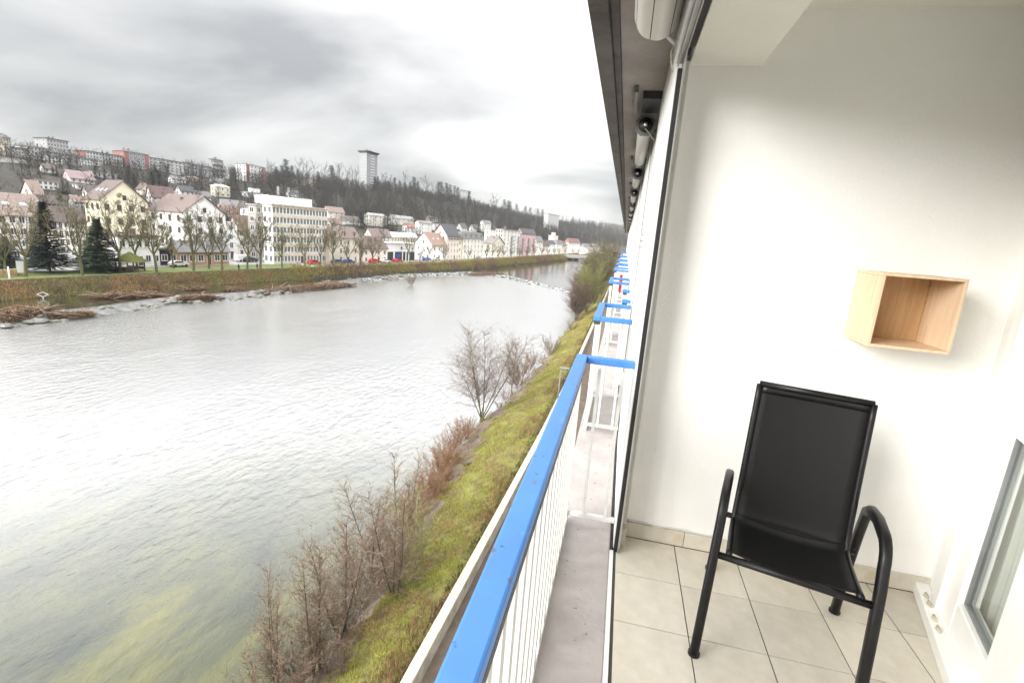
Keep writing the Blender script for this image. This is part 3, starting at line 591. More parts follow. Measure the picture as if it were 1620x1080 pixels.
def building(name, label, xl, xm, xr, yb, yt, wall=(.8, .78, .72), roofc=(.30, .17, .13), roof='gable', ridge='b', rh=3.0, fl=2, ca=2, cb=3, dth=0.0, ww=1.1, wh=1.5, wm='w', group=None,
             bal=(), chim=1, door=True, z=None, dorm=0, vel=0, skip0=False, aer=0, base=3.5, La=None, over=.45, cat='house', dist=None, Lb=None):
    P = ground(xm, yb) if z is None else at(xm, yb, 2, z)
    if Xb(P[1])-P[0] < 13: P = at_s(xm, yb, 13)
    th = math.atan2(Xb(P[1]+10)-Xb(P[1]-10), 20.0)+math.radians(dth)
    db = np.array([math.sin(th), math.cos(th)]); da = np.array([-math.cos(th), math.sin(th)])
    ym = (yb+yt)/2
    if Lb is None: Lb = min(90, max(2.5, lsolve(P, db, xr, ym)))
    if La is None: La = min(60, max(4, lsolve(P, da, xl, ym)))
    d = ray(xm, yt); h = CAM[2]+d[2]/np.hypot(d[0], d[1])*np.hypot(P[0]-CAM[0], P[1]-CAM[1])-P[2]; h = max(2.2, h)
    NB.append((name, label[:34], [round(float(v), 1) for v in P], 'Lb%.1f La%.1f h%.1f' % (Lb, La, h)))
    r = empty(name, (P[0], P[1], P[2]), PI/2-th, label, cat, group)
    W_ = wallmat(wall); R_ = roofmat(roofc); ov = over
    mb = MB(); mb.box(0, Lb, 0, La, -base, h)
    if roof in ('gable', 'half'):
        if ridge == 'b': mb.extrude([(0.001, 0.001, h), (0.001, La-.001, h), (0.001, La/2, h+rh)], (Lb-.002, 0, 0))
        else: mb.extrude([(Lb-.001, 0.001, h), (0.001, 0.001, h), (Lb/2, 0.001, h+rh)], (0, La-.002, 0))
    mb.build('wall', W_, r)
    mb = MB(); tk = .22
    if roof == 'gable':
        if ridge == 'b':
            sl_ = rh/(La/2)
            for q in ((-ov, La/2), (La+ov, La/2)):
                ze = h-ov*sl_+.05
                mb.extrude([(-ov, q[0], ze), (-ov, q[1], h+rh+.05), (-ov, q[1], h+rh+.05+tk), (-ov, q[0], ze+tk)] if q[0] < 0 else [(-ov, q[1]+.002, h+rh+.05), (-ov, q[0], ze), (-ov, q[0], ze+tk), (-ov, q[1]+.002, h+rh+.05+tk)], (Lb+2*ov, 0, 0))
        else:
            sl_ = rh/(Lb/2); ze = h-ov*sl_+.05
            mb.extrude([(-ov, -ov, ze), (-ov, -ov, ze+tk), (Lb/2, -ov, h+rh+.05+tk), (Lb/2, -ov, h+rh+.05)], (0, La+2*ov, 0))
            mb.extrude([(Lb/2+.002, -ov, h+rh+.05), (Lb/2+.002, -ov, h+rh+.05+tk), (Lb+ov, -ov, ze+tk), (Lb+ov, -ov, ze)], (0, La+2*ov, 0))
    elif roof == 'hip':
        q = min(La, Lb)/2; x0, x1, y0, y1 = -ov, Lb+ov, -ov, La+ov
        if Lb >= La: r1, r2 = (q, La/2), (Lb-q+.01, La/2)
        else: r1, r2 = (Lb/2, q), (Lb/2, La-q+.01)
        v = [(x0, y0, h+.02), (x1, y0, h+.02), (x1, y1, h+.02), (x0, y1, h+.02), (*r1, h+rh), (*r2, h+rh)]
        mb.add(v, [(0, 3, 2, 1), (0, 1, 5, 4), (2, 3, 4, 5), (1, 2, 5), (3, 0, 4)] if Lb >= La else [(0, 3, 2, 1), (0, 1, 4), (1, 2, 5, 4), (2, 3, 5), (3, 0, 4, 5)])
    elif roof == 'mansard':
        m_ = rh*.32
        v = [(-ov, -ov, h), (Lb+ov, -ov, h), (Lb+ov, La+ov, h), (-ov, La+ov, h), (m_, m_, h+rh), (Lb-m_, m_, h+rh), (Lb-m_, La-m_, h+rh), (m_, La-m_, h+rh)]
        mb.add(v, [(0, 3, 2, 1), (4, 5, 6, 7), (0, 1, 5, 4), (1, 2, 6, 5), (2, 3, 7, 6), (3, 0, 4, 7)])
    else:
        mb.box(-ov, Lb+ov, -ov, La+ov, h+.002, h+.35)
        if rh > .6: mb.box(Lb*.25, Lb*.75, La*.3, La*.7, h+.351, h+rh)
    ro = mb.build('roof', R_, r)
    H = h/fl
    def window(x, y, zz, rz, w_=ww, h_=wh, me=WM[wm], nm='window'):
        o = obj(nm, me, r); o.location = (x, y, zz); o.rotation_euler = (0, 0, rz); o.scale = (w_, 1, h_); return o
    for f in range(fl):
        if f == 0 and skip0: continue
        zz = f*H+H*.5-min(wh, H*.7)/2
        for c in range(cb):
            x = Lb*(c+.5)/cb
            if f == 0 and door and c == cb//2:
                window(x, 0, .05, 0, 1.2, 2.2, DOORM, 'door'); continue
            window(x, 0, zz, 0, min(ww, Lb/cb*.72), min(wh, H*.7))
        for c in range(ca): window(0, La*(c+.5)/ca, zz, -PI/2, min(ww, La/ca*.72), min(wh, H*.7))
    if roof == 'gable' and rh > 2.2:
        if ridge == 'a': window(Lb/2, 0, h+.3, 0, .9, 1.2)
        else: window(0, La/2, h+.3, -PI/2, .9, 1.2)
    for (face, c, cols, f0, f1, w_) in bal:
        for f in range(f0, f1):
            o = obj('balcony', BALME, r); o.scale = (w_, 1, 1)
            if face == 'b': o.location = (Lb*(c+.5)/cols, 0, f*H+.1)
            else: o.location = (0, La*(c+.5)/cols, f*H+.1); o.rotation_euler = (0, 0, -PI/2)
    for i in range(chim):
        o = obj('chimney', CHM, ro); o.location = (Lb*(.25+.5*RB.random()), La*(.3+.3*RB.random()), h+max(rh*.6, .5))
    for i in range(aer):
        o = obj('aerial', AERME, ro); o.location = (Lb*(i+.5)/aer, La*.5, h+.3)
    for i in range(dorm):
        o = obj('dormer', DORM, ro); x = Lb*(i+.5)/dorm
        o.location = (x, .45 if roof != 'mansard' else .02, h+.25)
    for i in range(vel):
        o = obj('skylight', VELM, ro)
        if ridge == 'a': o.location = (Lb*.22, La*(i+1)/(vel+1), h+rh*.44+.24); o.rotation_euler = (0, -math.atan2(rh, Lb/2), 0)
        else: o.location = (Lb*(i+1)/(vel+1), La*.22, h+rh*.44+.24); o.rotation_euler = (math.atan2(rh, La/2), 0, 0)
    return r, Lb, La, h, P
WH = (.88, .875, .86); CR = (.86, .81, .71); PK = (.83, .73, .67); YE = (.84, .75, .51); TAN = (.76, .67, .54); OR = (.50, .29, .20)
TER = (.36, .225, .18); BRN = (.21, .15, .13); SAL = (.47, .33, .275); SLA = (.13, .135, .15); GRY = (.30, .29, .29)
B = building
Q = -12.3
# ---- along the quay, from the park downstream
B('apartment_house', 'long pale pink house under a salmon roof behind the bare park trees', -95, -62, 74, 414, 334, PK, SAL, 'gable', 'b', 4, 4, 3, 9, vel=4, z=Q)
B('yellow_house', 'big yellow house with a brown roof and skylights, gable to the river', 138, 167, 237, 403, 316, YE, BRN, 'gable', 'a', 5.2, 4, 3, 4, vel=3, wm='b', z=Q, dth=2)
B('shop_building', 'low white shop under a flat brown roof behind the small kiosk', 176, 190, 252, 421, 374, WH, BRN, 'flat', 'b', .5, 2, 1, 5, chim=1, z=Q, ww=1.6)
B('purple_shop', 'small dark purple shop between the white shop and the orange one', 250, 254, 281, 419, 396, (.06, .025, .04), (.08, .07, .07), 'flat', 'b', .4, 1, 1, 2, chim=0, z=Q, ww=2.2)
B('orange_shop', 'long low orange brick shop with a grey sloping roof', 277, 284, 362, 420, 397, OR, GRY, 'gable', 'b', 2.2, 1, 1, 6, chim=0, z=Q, ww=2.2, wh=1.7)
B('white_gable_house', 'wide white gabled building with brown roof behind the orange shop', 238, 294, 358, 411, 336, WH, (.25, .17, .15), 'gable', 'a', 4.6, 4, 4, 4, bal=(('b', 1, 2, 1, 3, 5),), z=Q, wm='b')
B('white_annex', 'plain white block beside the wide gabled building', 354, 357, 376, 409, 353, WH, (.62, .6, .57), 'flat', 'b', .4, 4, 1, 1, chim=0, z=Q)
B('cream_house', 'cream house with a rusty tiled roof beside the plain white block', 374, 377, 399, 406, 362, CR, TER, 'gable', 'b', 4, 3, 1, 2, z=Q)
B('pale_blue_house', 'tall narrow pale blue house beside the stone block', 393, 395, 409, 404, 329, (.62, .72, .80), GRY, 'flat', 'b', .4, 6, 1, 2, chim=0, z=Q)
B('stone_block', 'grey stone block with white window bands beside the big white offices', 405, 408, 431, 410, 325, (.42, .40, .37), (.60, .58, .55), 'flat', 'b', .4, 6, 1, 3, chim=1, z=Q, ww=2.0)
rof, Lb, La, h, P0 = B('office_building', 'big white office block with rows of windows and beige bands', 428, 433, 518, 417, 324, (.86, .85, .82), (.70, .62, .50), 'flat', 'b', .4, 6, 2, 17, chim=0, z=Q, ww=1.25, wh=1.7, cat='office block', door=True)
M_band = wallmat((.72, .60, .46))
for f in range(1, 7):
    MB().box(.2, Lb-.2, -.10, .0, f*h/6-.62, f*h/6+.12).build('beige_band', M_band, rof)
    for c in range(9): MB().box(Lb*(c+.5)/9-.25, Lb*(c+.5)/9+.25, -.35, -.101, f*h/6-.55, f*h/6+.05).build('bracket', M_band, rof)
for x0, x1 in ((.5, 7), (8.5, 12), (14, 15.5)): MB().box(x0, min(x1, Lb-1), 2, 8, h+.36, h+2.6).build('roof_cabin', wallmat(WH), rof)
B('mansard_house', 'beige stone house with salmon mansard roof and three dark dormers', 517, 521, 568, 417, 376, (.72, .60, .44), SAL, 'mansard', 'b', 3.6, 3, 1, 4, dorm=3, ww=.9, wh=1.8, z=Q)
B('hip_roof_house', 'pink house under a broad brown hipped roof next to the white showroom', 566, 574, 613, 416, 394, (.80, .66, .58), (.33, .22, .18), 'hip', 'b', 4.5, 2, 2, 4, z=Q)
rs_, Lb, La, h, P0 = B('showroom', 'flat white showroom with dark garage openings and a blue sign', 606, 611, 657, 414, 385, (.88, .88, .87), (.78, .77, .75), 'flat', 'b', .4, 2, 1, 1, chim=0, z=Q, skip0=True, cat='showroom', door=False)
for x0, x1, m in ((.03, .22, M_wing), (.28, .52, M_wing), (.56, .64, M_wing), (.68, .74, M_wing), (.80, .97, M_wing)): MB().box(Lb*x0, Lb*x1, -.06, 0, .2, 3.6).build('garage_opening', m, rs_)
MB().box(Lb*.33, Lb*.46, -.12, -.061, 1.4, 2.9).build('blue_sign', mat('sign_blue', (.03, .11, .42), .5), rs_)
B('white_cottage', 'white gabled house with an orange tiled roof beside the showroom', 655, 683, 705, 413, 387, (.86, .85, .82), OR, 'gable', 'b', 4.6, 2, 2, 3, z=Q, vel=2)
B('pink_gable_house', 'tall pink gabled house with slate roof behind the white cottage', 684, 706, 726, 411, 372, (.82, .66, .55), SLA, 'gable', 'b', 4.5, 4, 2, 4, z=Q, ww=.8)
B('yellow_front_house', 'narrow pale yellow house with a bright yellow ground floor', 706, 710, 730, 412, 378, YE, GRY, 'flat', 'b', .4, 3, 1, 3, chim=1, z=Q, dist=None)
B('cream_row_house', 'cream four storey house with grey mansard roof on the quay', 728, 731, 764, 411, 377, CR, GRY, 'mansard', 'b', 3, 4, 1, 6, dorm=4, z=Q, ww=.8)
B('tan_gable_house', 'tan house with gable to the river in front of the white flats', 764, 777, 797, 411, 386, TAN, (.28, .24, .22), 'gable', 'a', 4.2, 3, 1, 3, z=Q)
B('white_flats', 'tall white block of flats with grey balconies beside the pink one', 783, 793, 822, 411, 363, (.84, .80, .72), (.5, .47, .43), 'flat', 'b', .4, 7, 3, 5, chim=1, z=Q-.0, bal=(('b', 2, 5, 1, 6, 3.5), ('b', 4, 5, 1, 6, 3)), cat='block of flats')
B('low_flats', 'cream flats with square windows behind the tan gabled house', 770, 774, 794, 400, 364, CR, (.55, .5, .45), 'flat', 'b', .4, 5, 1, 5, chim=0, bal=(('b', 3, 4, 1, 5, 3),), cat='block of flats')
B('pink_flats', 'bright pink block of flats with balconies and a dark roof', 819, 823, 846, 410, 368, (.78, .36, .36), SLA, 'gable', 'b', 2.5, 7, 2, 5, z=Q, bal=(('b', 0, 5, 1, 6, 4), ('b', 2, 5, 1, 6, 4), ('b', 4, 5, 1, 6, 3)), chim=2, cat='block of flats')
for i, (a, b, c, yb, yt, wl, rc, rf, lb) in enumerate((
    (845, 847, 858, 409, 381, CR, GRY, 'gable', 'cream gabled house just past the pink flats'),
    (856, 858, 868, 409, 388, PK, BRN, 'gable', 'pink house with a brown roof past the pink flats'),
    (864, 867, 878, 408, 386, WH, SLA, 'hip', 'white house under a slate hipped roof near the bend'),
    (870, 873, 882, 398, 373, (.80, .60, .48), (.7, .68, .64), 'flat', 'tall peach tower house rising above the quay roofs near the bend'),
    (877, 879, 889, 408, 386, CR, GRY, 'mansard', 'cream house with a grey mansard roof near the bend'),
    (887, 889, 896, 407, 388, TAN, TER, 'gable', 'tan house with an orange roof at the end of the quay'))):
    B('quay_house', lb, a, b, c, yb, yt, wl, rc, rf, 'b', 3, 3, 1, 3, z=Q, chim=1)
B('red_roof_house', 'square white house with a red roof beside the far bridge', 896, 898, 917, 406, 384, (.84, .83, .80), (.42, .17, .14), 'hip', 'b', 4, 3, 2, 5, z=Q, chim=1)
B('villa', 'wide white villa under a grey hipped roof beyond the bridge', 920, 923, 951, 402, 391, (.84, .80, .74), GRY, 'hip', 'b', 3.5, 2, 2, 6, z=Q)
# ---- second row and lower slope
S2 = [
 ('gabled_house', 'pinkish white gabled house above the salmon roofed row', 34, 56, 71, 326, 307, (.82, .72, .64), TER, 'gable', 'b', 5, 2, 2, 2),
 ('peach_house', 'peach coloured house just above the tall dark spruce', 58, 66, 90, 333, 320, (.80, .64, .48), BRN, 'gable', 'b', 2.5, 2, 1, 3),
 ('modern_house', 'white modern house with a flat roof above the gabled pink one', 52, 61, 92, 299, 285, (.85, .82, .74), (.5, .45, .4), 'flat', 'b', .4, 2, 1, 4),
 ('cottage', 'small salmon roofed cottage left of the big yellow house', 112, 117, 134, 330, 318, (.82, .74, .64), SAL, 'gable', 'b', 2.2, 2, 1, 2),
 ('white_house', 'white house with a tilted brown roof behind the big yellow house', 135, 139, 161, 318, 303, (.85, .80, .70), BRN, 'gable', 'b', 2.5, 2, 1, 2),
 ('pink_roof_house', 'long house under a broad pink roof high among dark trees', 98, 112, 150, 288, 281, (.72, .55, .50), (.46, .31, .30), 'gable', 'b', 3.5, 1, 1, 4),
 ('terrace_house', 'low white house on the slope above the pink roof', 103, 108, 131, 275, 268, WH, SLA, 'flat', 'b', .4, 1, 1, 3),
 ('terrace_house', 'long low white house among dark trees right of the pink roof', 140, 146, 190, 278, 271, WH, (.55, .54, .52), 'flat', 'b', .4, 1, 1, 6),
 ('terrace_wall_house', 'cream terraced house with long flat roof below the pink roof', 118, 122, 166, 299, 294, CR, (.5, .47, .4), 'flat', 'b', .4, 1, 1, 5),
 ('dormer_house', 'pink house with a brown roof and white triangular dormer', 238, 241, 277, 326, 309, PK, (.30, .17, .15), 'gable', 'b', 4.5, 2, 2, 4),
 ('peach_cottage', 'small peach cottage between the yellow house and the dormer house', 219, 224, 241, 309, 299, (.82, .66, .50), BRN, 'gable', 'a', 3, 2, 1, 2),
 ('chalet', 'white chalet with grey roof above the white gabled building', 281, 286, 308, 314, 301, WH, SLA, 'gable', 'b', 2.5, 2, 1, 3),
 ('white_villa', 'white villa with wide terrace below the long grey flats', 269, 273, 294, 290, 282, WH, (.35, .33, .32), 'gable', 'b', 1.6, 2, 1, 3),
 ('pink_bungalow', 'low pink bungalow beside the white villa with the terrace', 293, 296, 318, 286, 281, (.80, .60, .50), SAL, 'hip', 'b', 1.5, 1, 1, 3),
 ('dark_roof_house', 'house with a blue grey roof right under the long flats', 272, 277, 303, 275, 270, (.6, .6, .6), (.16, .18, .22), 'gable', 'b', 2, 1, 1, 3),
 ('slate_house', 'low house with a slate roof at the end of the long flats', 316, 320, 346, 274, 268, (.45, .45, .47), (.22, .23, .26), 'gable', 'b', 1.8, 1, 1, 3),
 ('yellow_villa', 'small yellow two storey house on the slope under dark trees', 338, 341, 364, 311, 294, (.82, .77, .55), WH, 'hip', 'b', 1.2, 2, 1, 3),
 ('white_cabin', 'little white house right above the small yellow one', 334, 337, 357, 291, 286, WH, GRY, 'gable', 'b', 2, 1, 1, 2),
 ('salmon_house', 'white house with a bright salmon roof above the cream house', 350, 354, 394, 345, 336, (.85, .82, .78), (.52, .30, .23), 'gable', 'b', 3.5, 2, 1, 4),
 ('grey_roof_house', 'white house with skylit grey roof behind the bright salmon roof', 349, 353, 393, 333, 324, (.80, .70, .62), (.42, .40, .40), 'gable', 'b', 3, 1, 1, 3),
 ('glass_villa', 'white modern villa with a long window band on the bare slope', 382, 392, 422, 312, 304, WH, WH, 'flat', 'b', 3.2, 1, 1, 7),
 ('blue_villa', 'white villa with slate roof beside the white chimney wall', 456, 459, 480, 311, 305, WH, (.20, .22, .25), 'hip', 'b', 2.5, 1, 1, 3),
 ('dark_barn', 'house under a big dark grey roof behind the white offices', 462, 466, 500, 326, 321, (.55, .50, .45), (.17, .16, .165), 'gable', 'b', 4, 1, 1, 2),
 ('bungalow', 'yellow gabled bungalow on the ridge under bare trees', 478, 482, 506, 290, 286, (.72, .56, .34), BRN, 'gable', 'a', 2.8, 1, 1, 2),
 ('hut', 'small pale house under dark trees left of the yellow bungalow', 452, 455, 470, 287, 283, (.60, .55, .50), GRY, 'hip', 'b', 1.5, 1, 1, 3),
 ('ruin_house', 'grey half hidden house just below the yellow bungalow', 480, 484, 500, 300, 295, (.33, .30, .28), (.5, .5, .5), 'flat', 'b', .4, 1, 1, 2),
 ('cream_block', 'cream building with salmon roof right of the white offices', 517, 519, 545, 352, 334, (.84, .78, .68), SAL, 'gable', 'b', 3, 3, 1, 3),
 ('long_mansard', 'cream house with brown mansard and a row of white dormers', 534, 537, 570, 356, 348, (.84, .80, .72), (.36, .27, .24), 'mansard', 'b', 3.2, 2, 1, 5),
 ('balcony_house', 'cream flats with stacked balconies beside a dark conifer', 578, 583, 612, 357, 340, (.84, .78, .64), (.52, .52, .52), 'hip', 'b', 1.8, 3, 2, 4),
 ('cream_flats', 'long cream flats under a grey roof right of the dark conifer', 618, 621, 655, 356, 344, (.84, .78, .64), (.50, .50, .49), 'gable', 'b', 2, 2, 1, 5),
 ('grey_brown_house', 'house with broad brown roof above the hipped pink house', 575, 588, 619, 384, 373, (.86, .82, .72), (.36, .24, .21), 'gable', 'b', 4, 2, 1, 3),
 ('long_grey_shed', 'long yellow hall with a white glazed roof behind the showroom', 616, 619, 660, 384, 374, (.80, .70, .45), (.80, .82, .84), 'gable', 'b', 2.5, 1, 1, 10),
 ('red_tile_house', 'white house with a small red roof above the showroom', 636, 644, 658, 368, 359, (.85, .84, .82), (.58, .20, .16), 'gable', 'b', 2.5, 2, 2, 3),
 ('tall_white_house', 'tall plain white house right of the small red roof', 657, 663, 683, 370, 352, (.86, .85, .83), (.4, .36, .33), 'gable', 'b', 1.5, 3, 1, 2),
 ('pavilion_house', 'small cream house with a pointed roof at the wood edge', 676, 679, 693, 352, 346, (.82, .74, .62), (.25, .22, .22), 'hip', 'b', 3, 1, 1, 3),
 ('flat_house', 'long white flat roofed house below the wood', 683, 686, 716, 364, 354, (.85, .84, .82), (.7, .7, .68), 'flat', 'b', .4, 2, 1, 6),
 ('white_chalet', 'white steep gabled chalet with slate roof, left one of two', 722, 730, 739, 366, 360, (.86, .86, .85), (.17, .17, .18), 'gable', 'b', 4, 1, 1, 2),
 ('white_chalet', 'white steep gabled chalet with slate roof, right one of two', 742, 749, 757, 367, 361, (.86, .86, .85), (.17, .17, .18), 'gable', 'b', 3.6, 1, 1, 2),
 ('arched_house', 'white house with an arched roof below the two chalets', 728, 733, 757, 375, 369, (.86, .84, .80), (.36, .33, .32), 'hip', 'b', 2.5, 1, 1, 4),
 ('tower_villa', 'tall white villa with a slate roof at the wood edge', 759, 764, 777, 367, 352, (.82, .80, .74), (.27, .29, .32), 'gable', 'b', 2.5, 2, 2, 2),
 ('wood_house', 'little white house among conifers high on the wooded ridge', 696, 699, 712, 316, 311, (.82, .81, .78), GRY, 'gable', 'b', 1.8, 1, 1, 2),
 ('tiled_bungalow', 'low house with pale orange roof beside a ridge conifer', 744, 746, 757, 321, 318, (.78, .66, .55), (.55, .38, .30), 'gable', 'b', 1.5, 1, 1, 3)]
S2 += [
 ('pale_block', 'pale cream block hidden behind the tall dark spruce', 82, 88, 136, 404, 348, (.86, .82, .74), BRN, 'gable', 'b', 3, 4, 2, 6),
 ('retaining_house', 'long pale wall like terrace under the yellow grey ridge flats', -12, -6, 73, 256, 246, (.60, .58, .54), (.3, .28, .27), 'flat', 'b', .4, 1, 1, 0),
 ('garden_house', 'small white house with brown roof among trees below the white flats', 66, 70, 88, 273, 267, WH, BRN, 'gable', 'b', 2, 1, 1, 2),
 ('roof_house', 'white house with a pale roof between the dormer house and the chalet', 258, 262, 282, 318, 308, (.86, .83, .77), SAL, 'gable', 'b', 2.2, 2, 1, 2),
 ('cream_cottage', 'cream cottage with grey roof left of the small yellow villa', 310, 314, 334, 318, 309, (.86, .82, .70), GRY, 'gable', 'b', 2.4, 2, 1, 3),
 ('slope_house', 'white house with brown roof under the free standing chimney wall', 424, 428, 450, 322, 314, (.86, .85, .82), BRN, 'gable', 'b', 2.2, 1, 1, 3),
 ('back_house', 'tall cream house between the office block and the long mansard', 520, 523, 540, 372, 353, (.86, .80, .68), TER, 'gable', 'b', 2.5, 3, 1, 3),
 ('back_house', 'white gabled house rising behind the pale mansard row on the quay', 733, 737, 760, 385, 374, (.86, .84, .80), TER, 'gable', 'b', 2.5, 2, 1, 3)]
for (nm, lb, a, b, c, yb, yt, wl, rc, rf, rd, rh, fl_, ca, cb) in S2:
    B(nm, lb, a, b, c, yb, yt, wl, rc, rf, rd, rh, fl_, ca, cb, dorm=(5 if nm == 'long_mansard' else 1 if nm == 'dormer_house' else 0), bal=((('b', 3, 4, 0, 3, 4),) if nm == 'balcony_house' else ()), door=False, base=5, chim=0 if rf == 'flat' else 1)
# white chimney walls on the slope
for i, (x, yb, yt, lb) in enumerate(((440, 308, 295, 'free standing white chimney wall above the office roof'), (457, 312, 297, 'tall white chimney wall beside the slate roofed villa'))):
    p = ground(x, yb); d = ray(x, yt); hh = CAM[2]+d[2]/np.hypot(d[0], d[1])*np.hypot(p[0], p[1])-p[2]
    r = empty('chimney_wall', p, 0.3, lb, 'chimney'); MB().box(-.7, .7, -.5, .5, -2, hh).build('shaft', wallmat(WH), r); MB().box(-.8, .8, -.6, .6, hh+.001, hh+.25).build('cap', wallmat(GRY), r)
# ---- along the ridge
GW = (.44, .44, .43); GD = (.15, .145, .145)
K = [
 ('ridge_flats', 'yellow grey block of flats at the far end of the ridge', -14, 8, 18, 241, 218, (.50, .44, .30), GD, 'hip', 2, 4, 2, 3, 1),
 ('ridge_row', 'low grey terrace between the yellow grey flats and the pale row', 17, 19, 43, 244, 233, GW, GD, 'flat', .5, 3, 1, 5, 0),
 ('ridge_row', 'pale grey terrace of flats under the grey tower block', 42, 44, 76, 246, 231, (.50, .49, .46), GD, 'hip', 1.5, 3, 1, 6, 1),
 ('tower_block', 'grey tower block standing above the pale terrace', 71, 76, 108, 240, 219, (.40, .40, .41), GD, 'flat', .5, 6, 2, 7, 0),
 ('ridge_row', 'long dark terrace of flats right of the tower block', 74, 78, 135, 256, 240, (.22, .21, .2), GD, 'hip', 1.5, 3, 1, 9, 2),
 ('white_terrace', 'white flats below the long dark terrace', 73, 77, 98, 261, 247, (.80, .80, .79), (.4, .4, .4), 'flat', .4, 3, 1, 4, 0),
 ('white_terrace', 'narrow white flats beside the larger white ones under the ridge', 97, 99, 113, 257, 249, (.74, .74, .73), (.4, .4, .4), 'flat', .4, 2, 1, 3, 0),
 ('white_terrace', 'white flats with a grey roof below the long pale flats', 126, 129, 160, 262, 250, (.72, .72, .70), (.35, .35, .36), 'flat', .4, 3, 1, 7, 0),
 ('ridge_flats', 'long pale flats with a red end wall left of the dark red block', 135, 138, 193, 256, 239, (.50, .51, .53), GD, 'flat', .5, 4, 2, 12, 0),
 ('ridge_flats', 'dark block of flats with red end bays on the ridge', 192, 198, 235, 260, 239, (.30, .31, .33), GD, 'hip', 2, 4, 2, 6, 2),
 ('ridge_flats', 'longest grey block of flats on the ridge with recessed balconies', 234, 236, 346, 268, 249, (.50, .50, .48), GD, 'flat', .6, 4, 1, 18, 6),
 ('ridge_flats', 'dark grey end block joined to the longest ridge flats', 331, 337, 353, 269, 252, (.30, .30, .30), GD, 'hip', 1.2, 4, 2, 3, 1),
 ('ridge_flats', 'red and white block of flats standing alone on the ridge', 380, 390, 419, 282, 260, (.74, .74, .72), GD, 'hip', 1.4, 5, 3, 5, 3),
 ('tower', 'tall grey tower of flats with a dark overhanging roof on the ridge', 569, 580, 597, 290, 241, (.33, .34, .36), GD, 'flat', .6, 14, 4, 4, 1),
 ('ridge_flats', 'grey white flats among conifers on the wooded ridge', 720, 726, 745, 316, 300, (.58, .58, .58), (.2, .2, .2), 'flat', .4, 4, 2, 4, 0),
 ('slope_flats', 'large grey white flats standing in the wooded slope near the bend', 860, 866, 884, 362, 338, (.50, .50, .48), (.2, .2, .2), 'flat', .4, 7, 3, 5, 1)]
RED = wallmat((.33, .15, .14))
for (nm, lb, a, b, c, yb, yt, wl, rc, rf, rh, fl_, ca, cb, ae) in K:
    r, Lb, La, h, P0 = B(nm, lb, a, b, c, yb, yt, wl, rc, rf, 'b', rh, fl_, ca, cb, door=False, base=7, chim=2 if 'block' in lb else 0, aer=ae, ww=1.6, wh=1.5, over=1.2 if nm == 'tower' else .5, cat='block of flats', La=(12 if c-a > 30 else None),
                         bal=((('b', 0, 3, 0, fl_, 3), ('b', 1, 3, 0, fl_, 3), ('b', 2, 3, 0, fl_, 3)) if 'longest' in lb else (('b', 1, 3, 0, fl_, Lb_t) for Lb_t in ()) ))
    if 'red' in lb:
        MB().box(-.12, -.005, .2, La-.2, -2, h-.05).build('red_end_wall', RED, r) if 'white' not in lb else None
        for q in ((.0, .17), (.83, 1.0)): MB().box(Lb*q[0]+.02, Lb*q[1]-.02, -.2, -.11 if 'pale' in lb else -.095, -2, h-.05).build('red_bay', RED, r) if 'pale' not in lb else None
    if nm == 'tower':
        for q in (.1, .9): MB().box(Lb*q-.5, Lb*q+.5, -.25, -.1, 0, h-.1).build('pilaster', wallmat((.36, .37, .39)), r)
        for f in range(14): MB().box(Lb*.3, Lb*.7, -.5, -.17, f*h/14+.05, f*h/14+1.0).build('balcony_front', wallmat((.66, .67, .68)), r)
        for q in range(5): MB().box(Lb*(.15+.16*q), Lb*(.15+.16*q)+.8, La*.4, La*.5, h+2.01, h+3.4+.5*(q % 2)).build('roof_vent', M_black, r)
        MB().box(-1.6, Lb+1.6, -1.6, La+1.6, h+.62, h+2.0).build('roof_cap', M_black, r)
        MB().box(Lb*.55, Lb*.55+.12, La*.55, La*.55+.12, h+2.01, h+9).build('mast', M_rail, r)
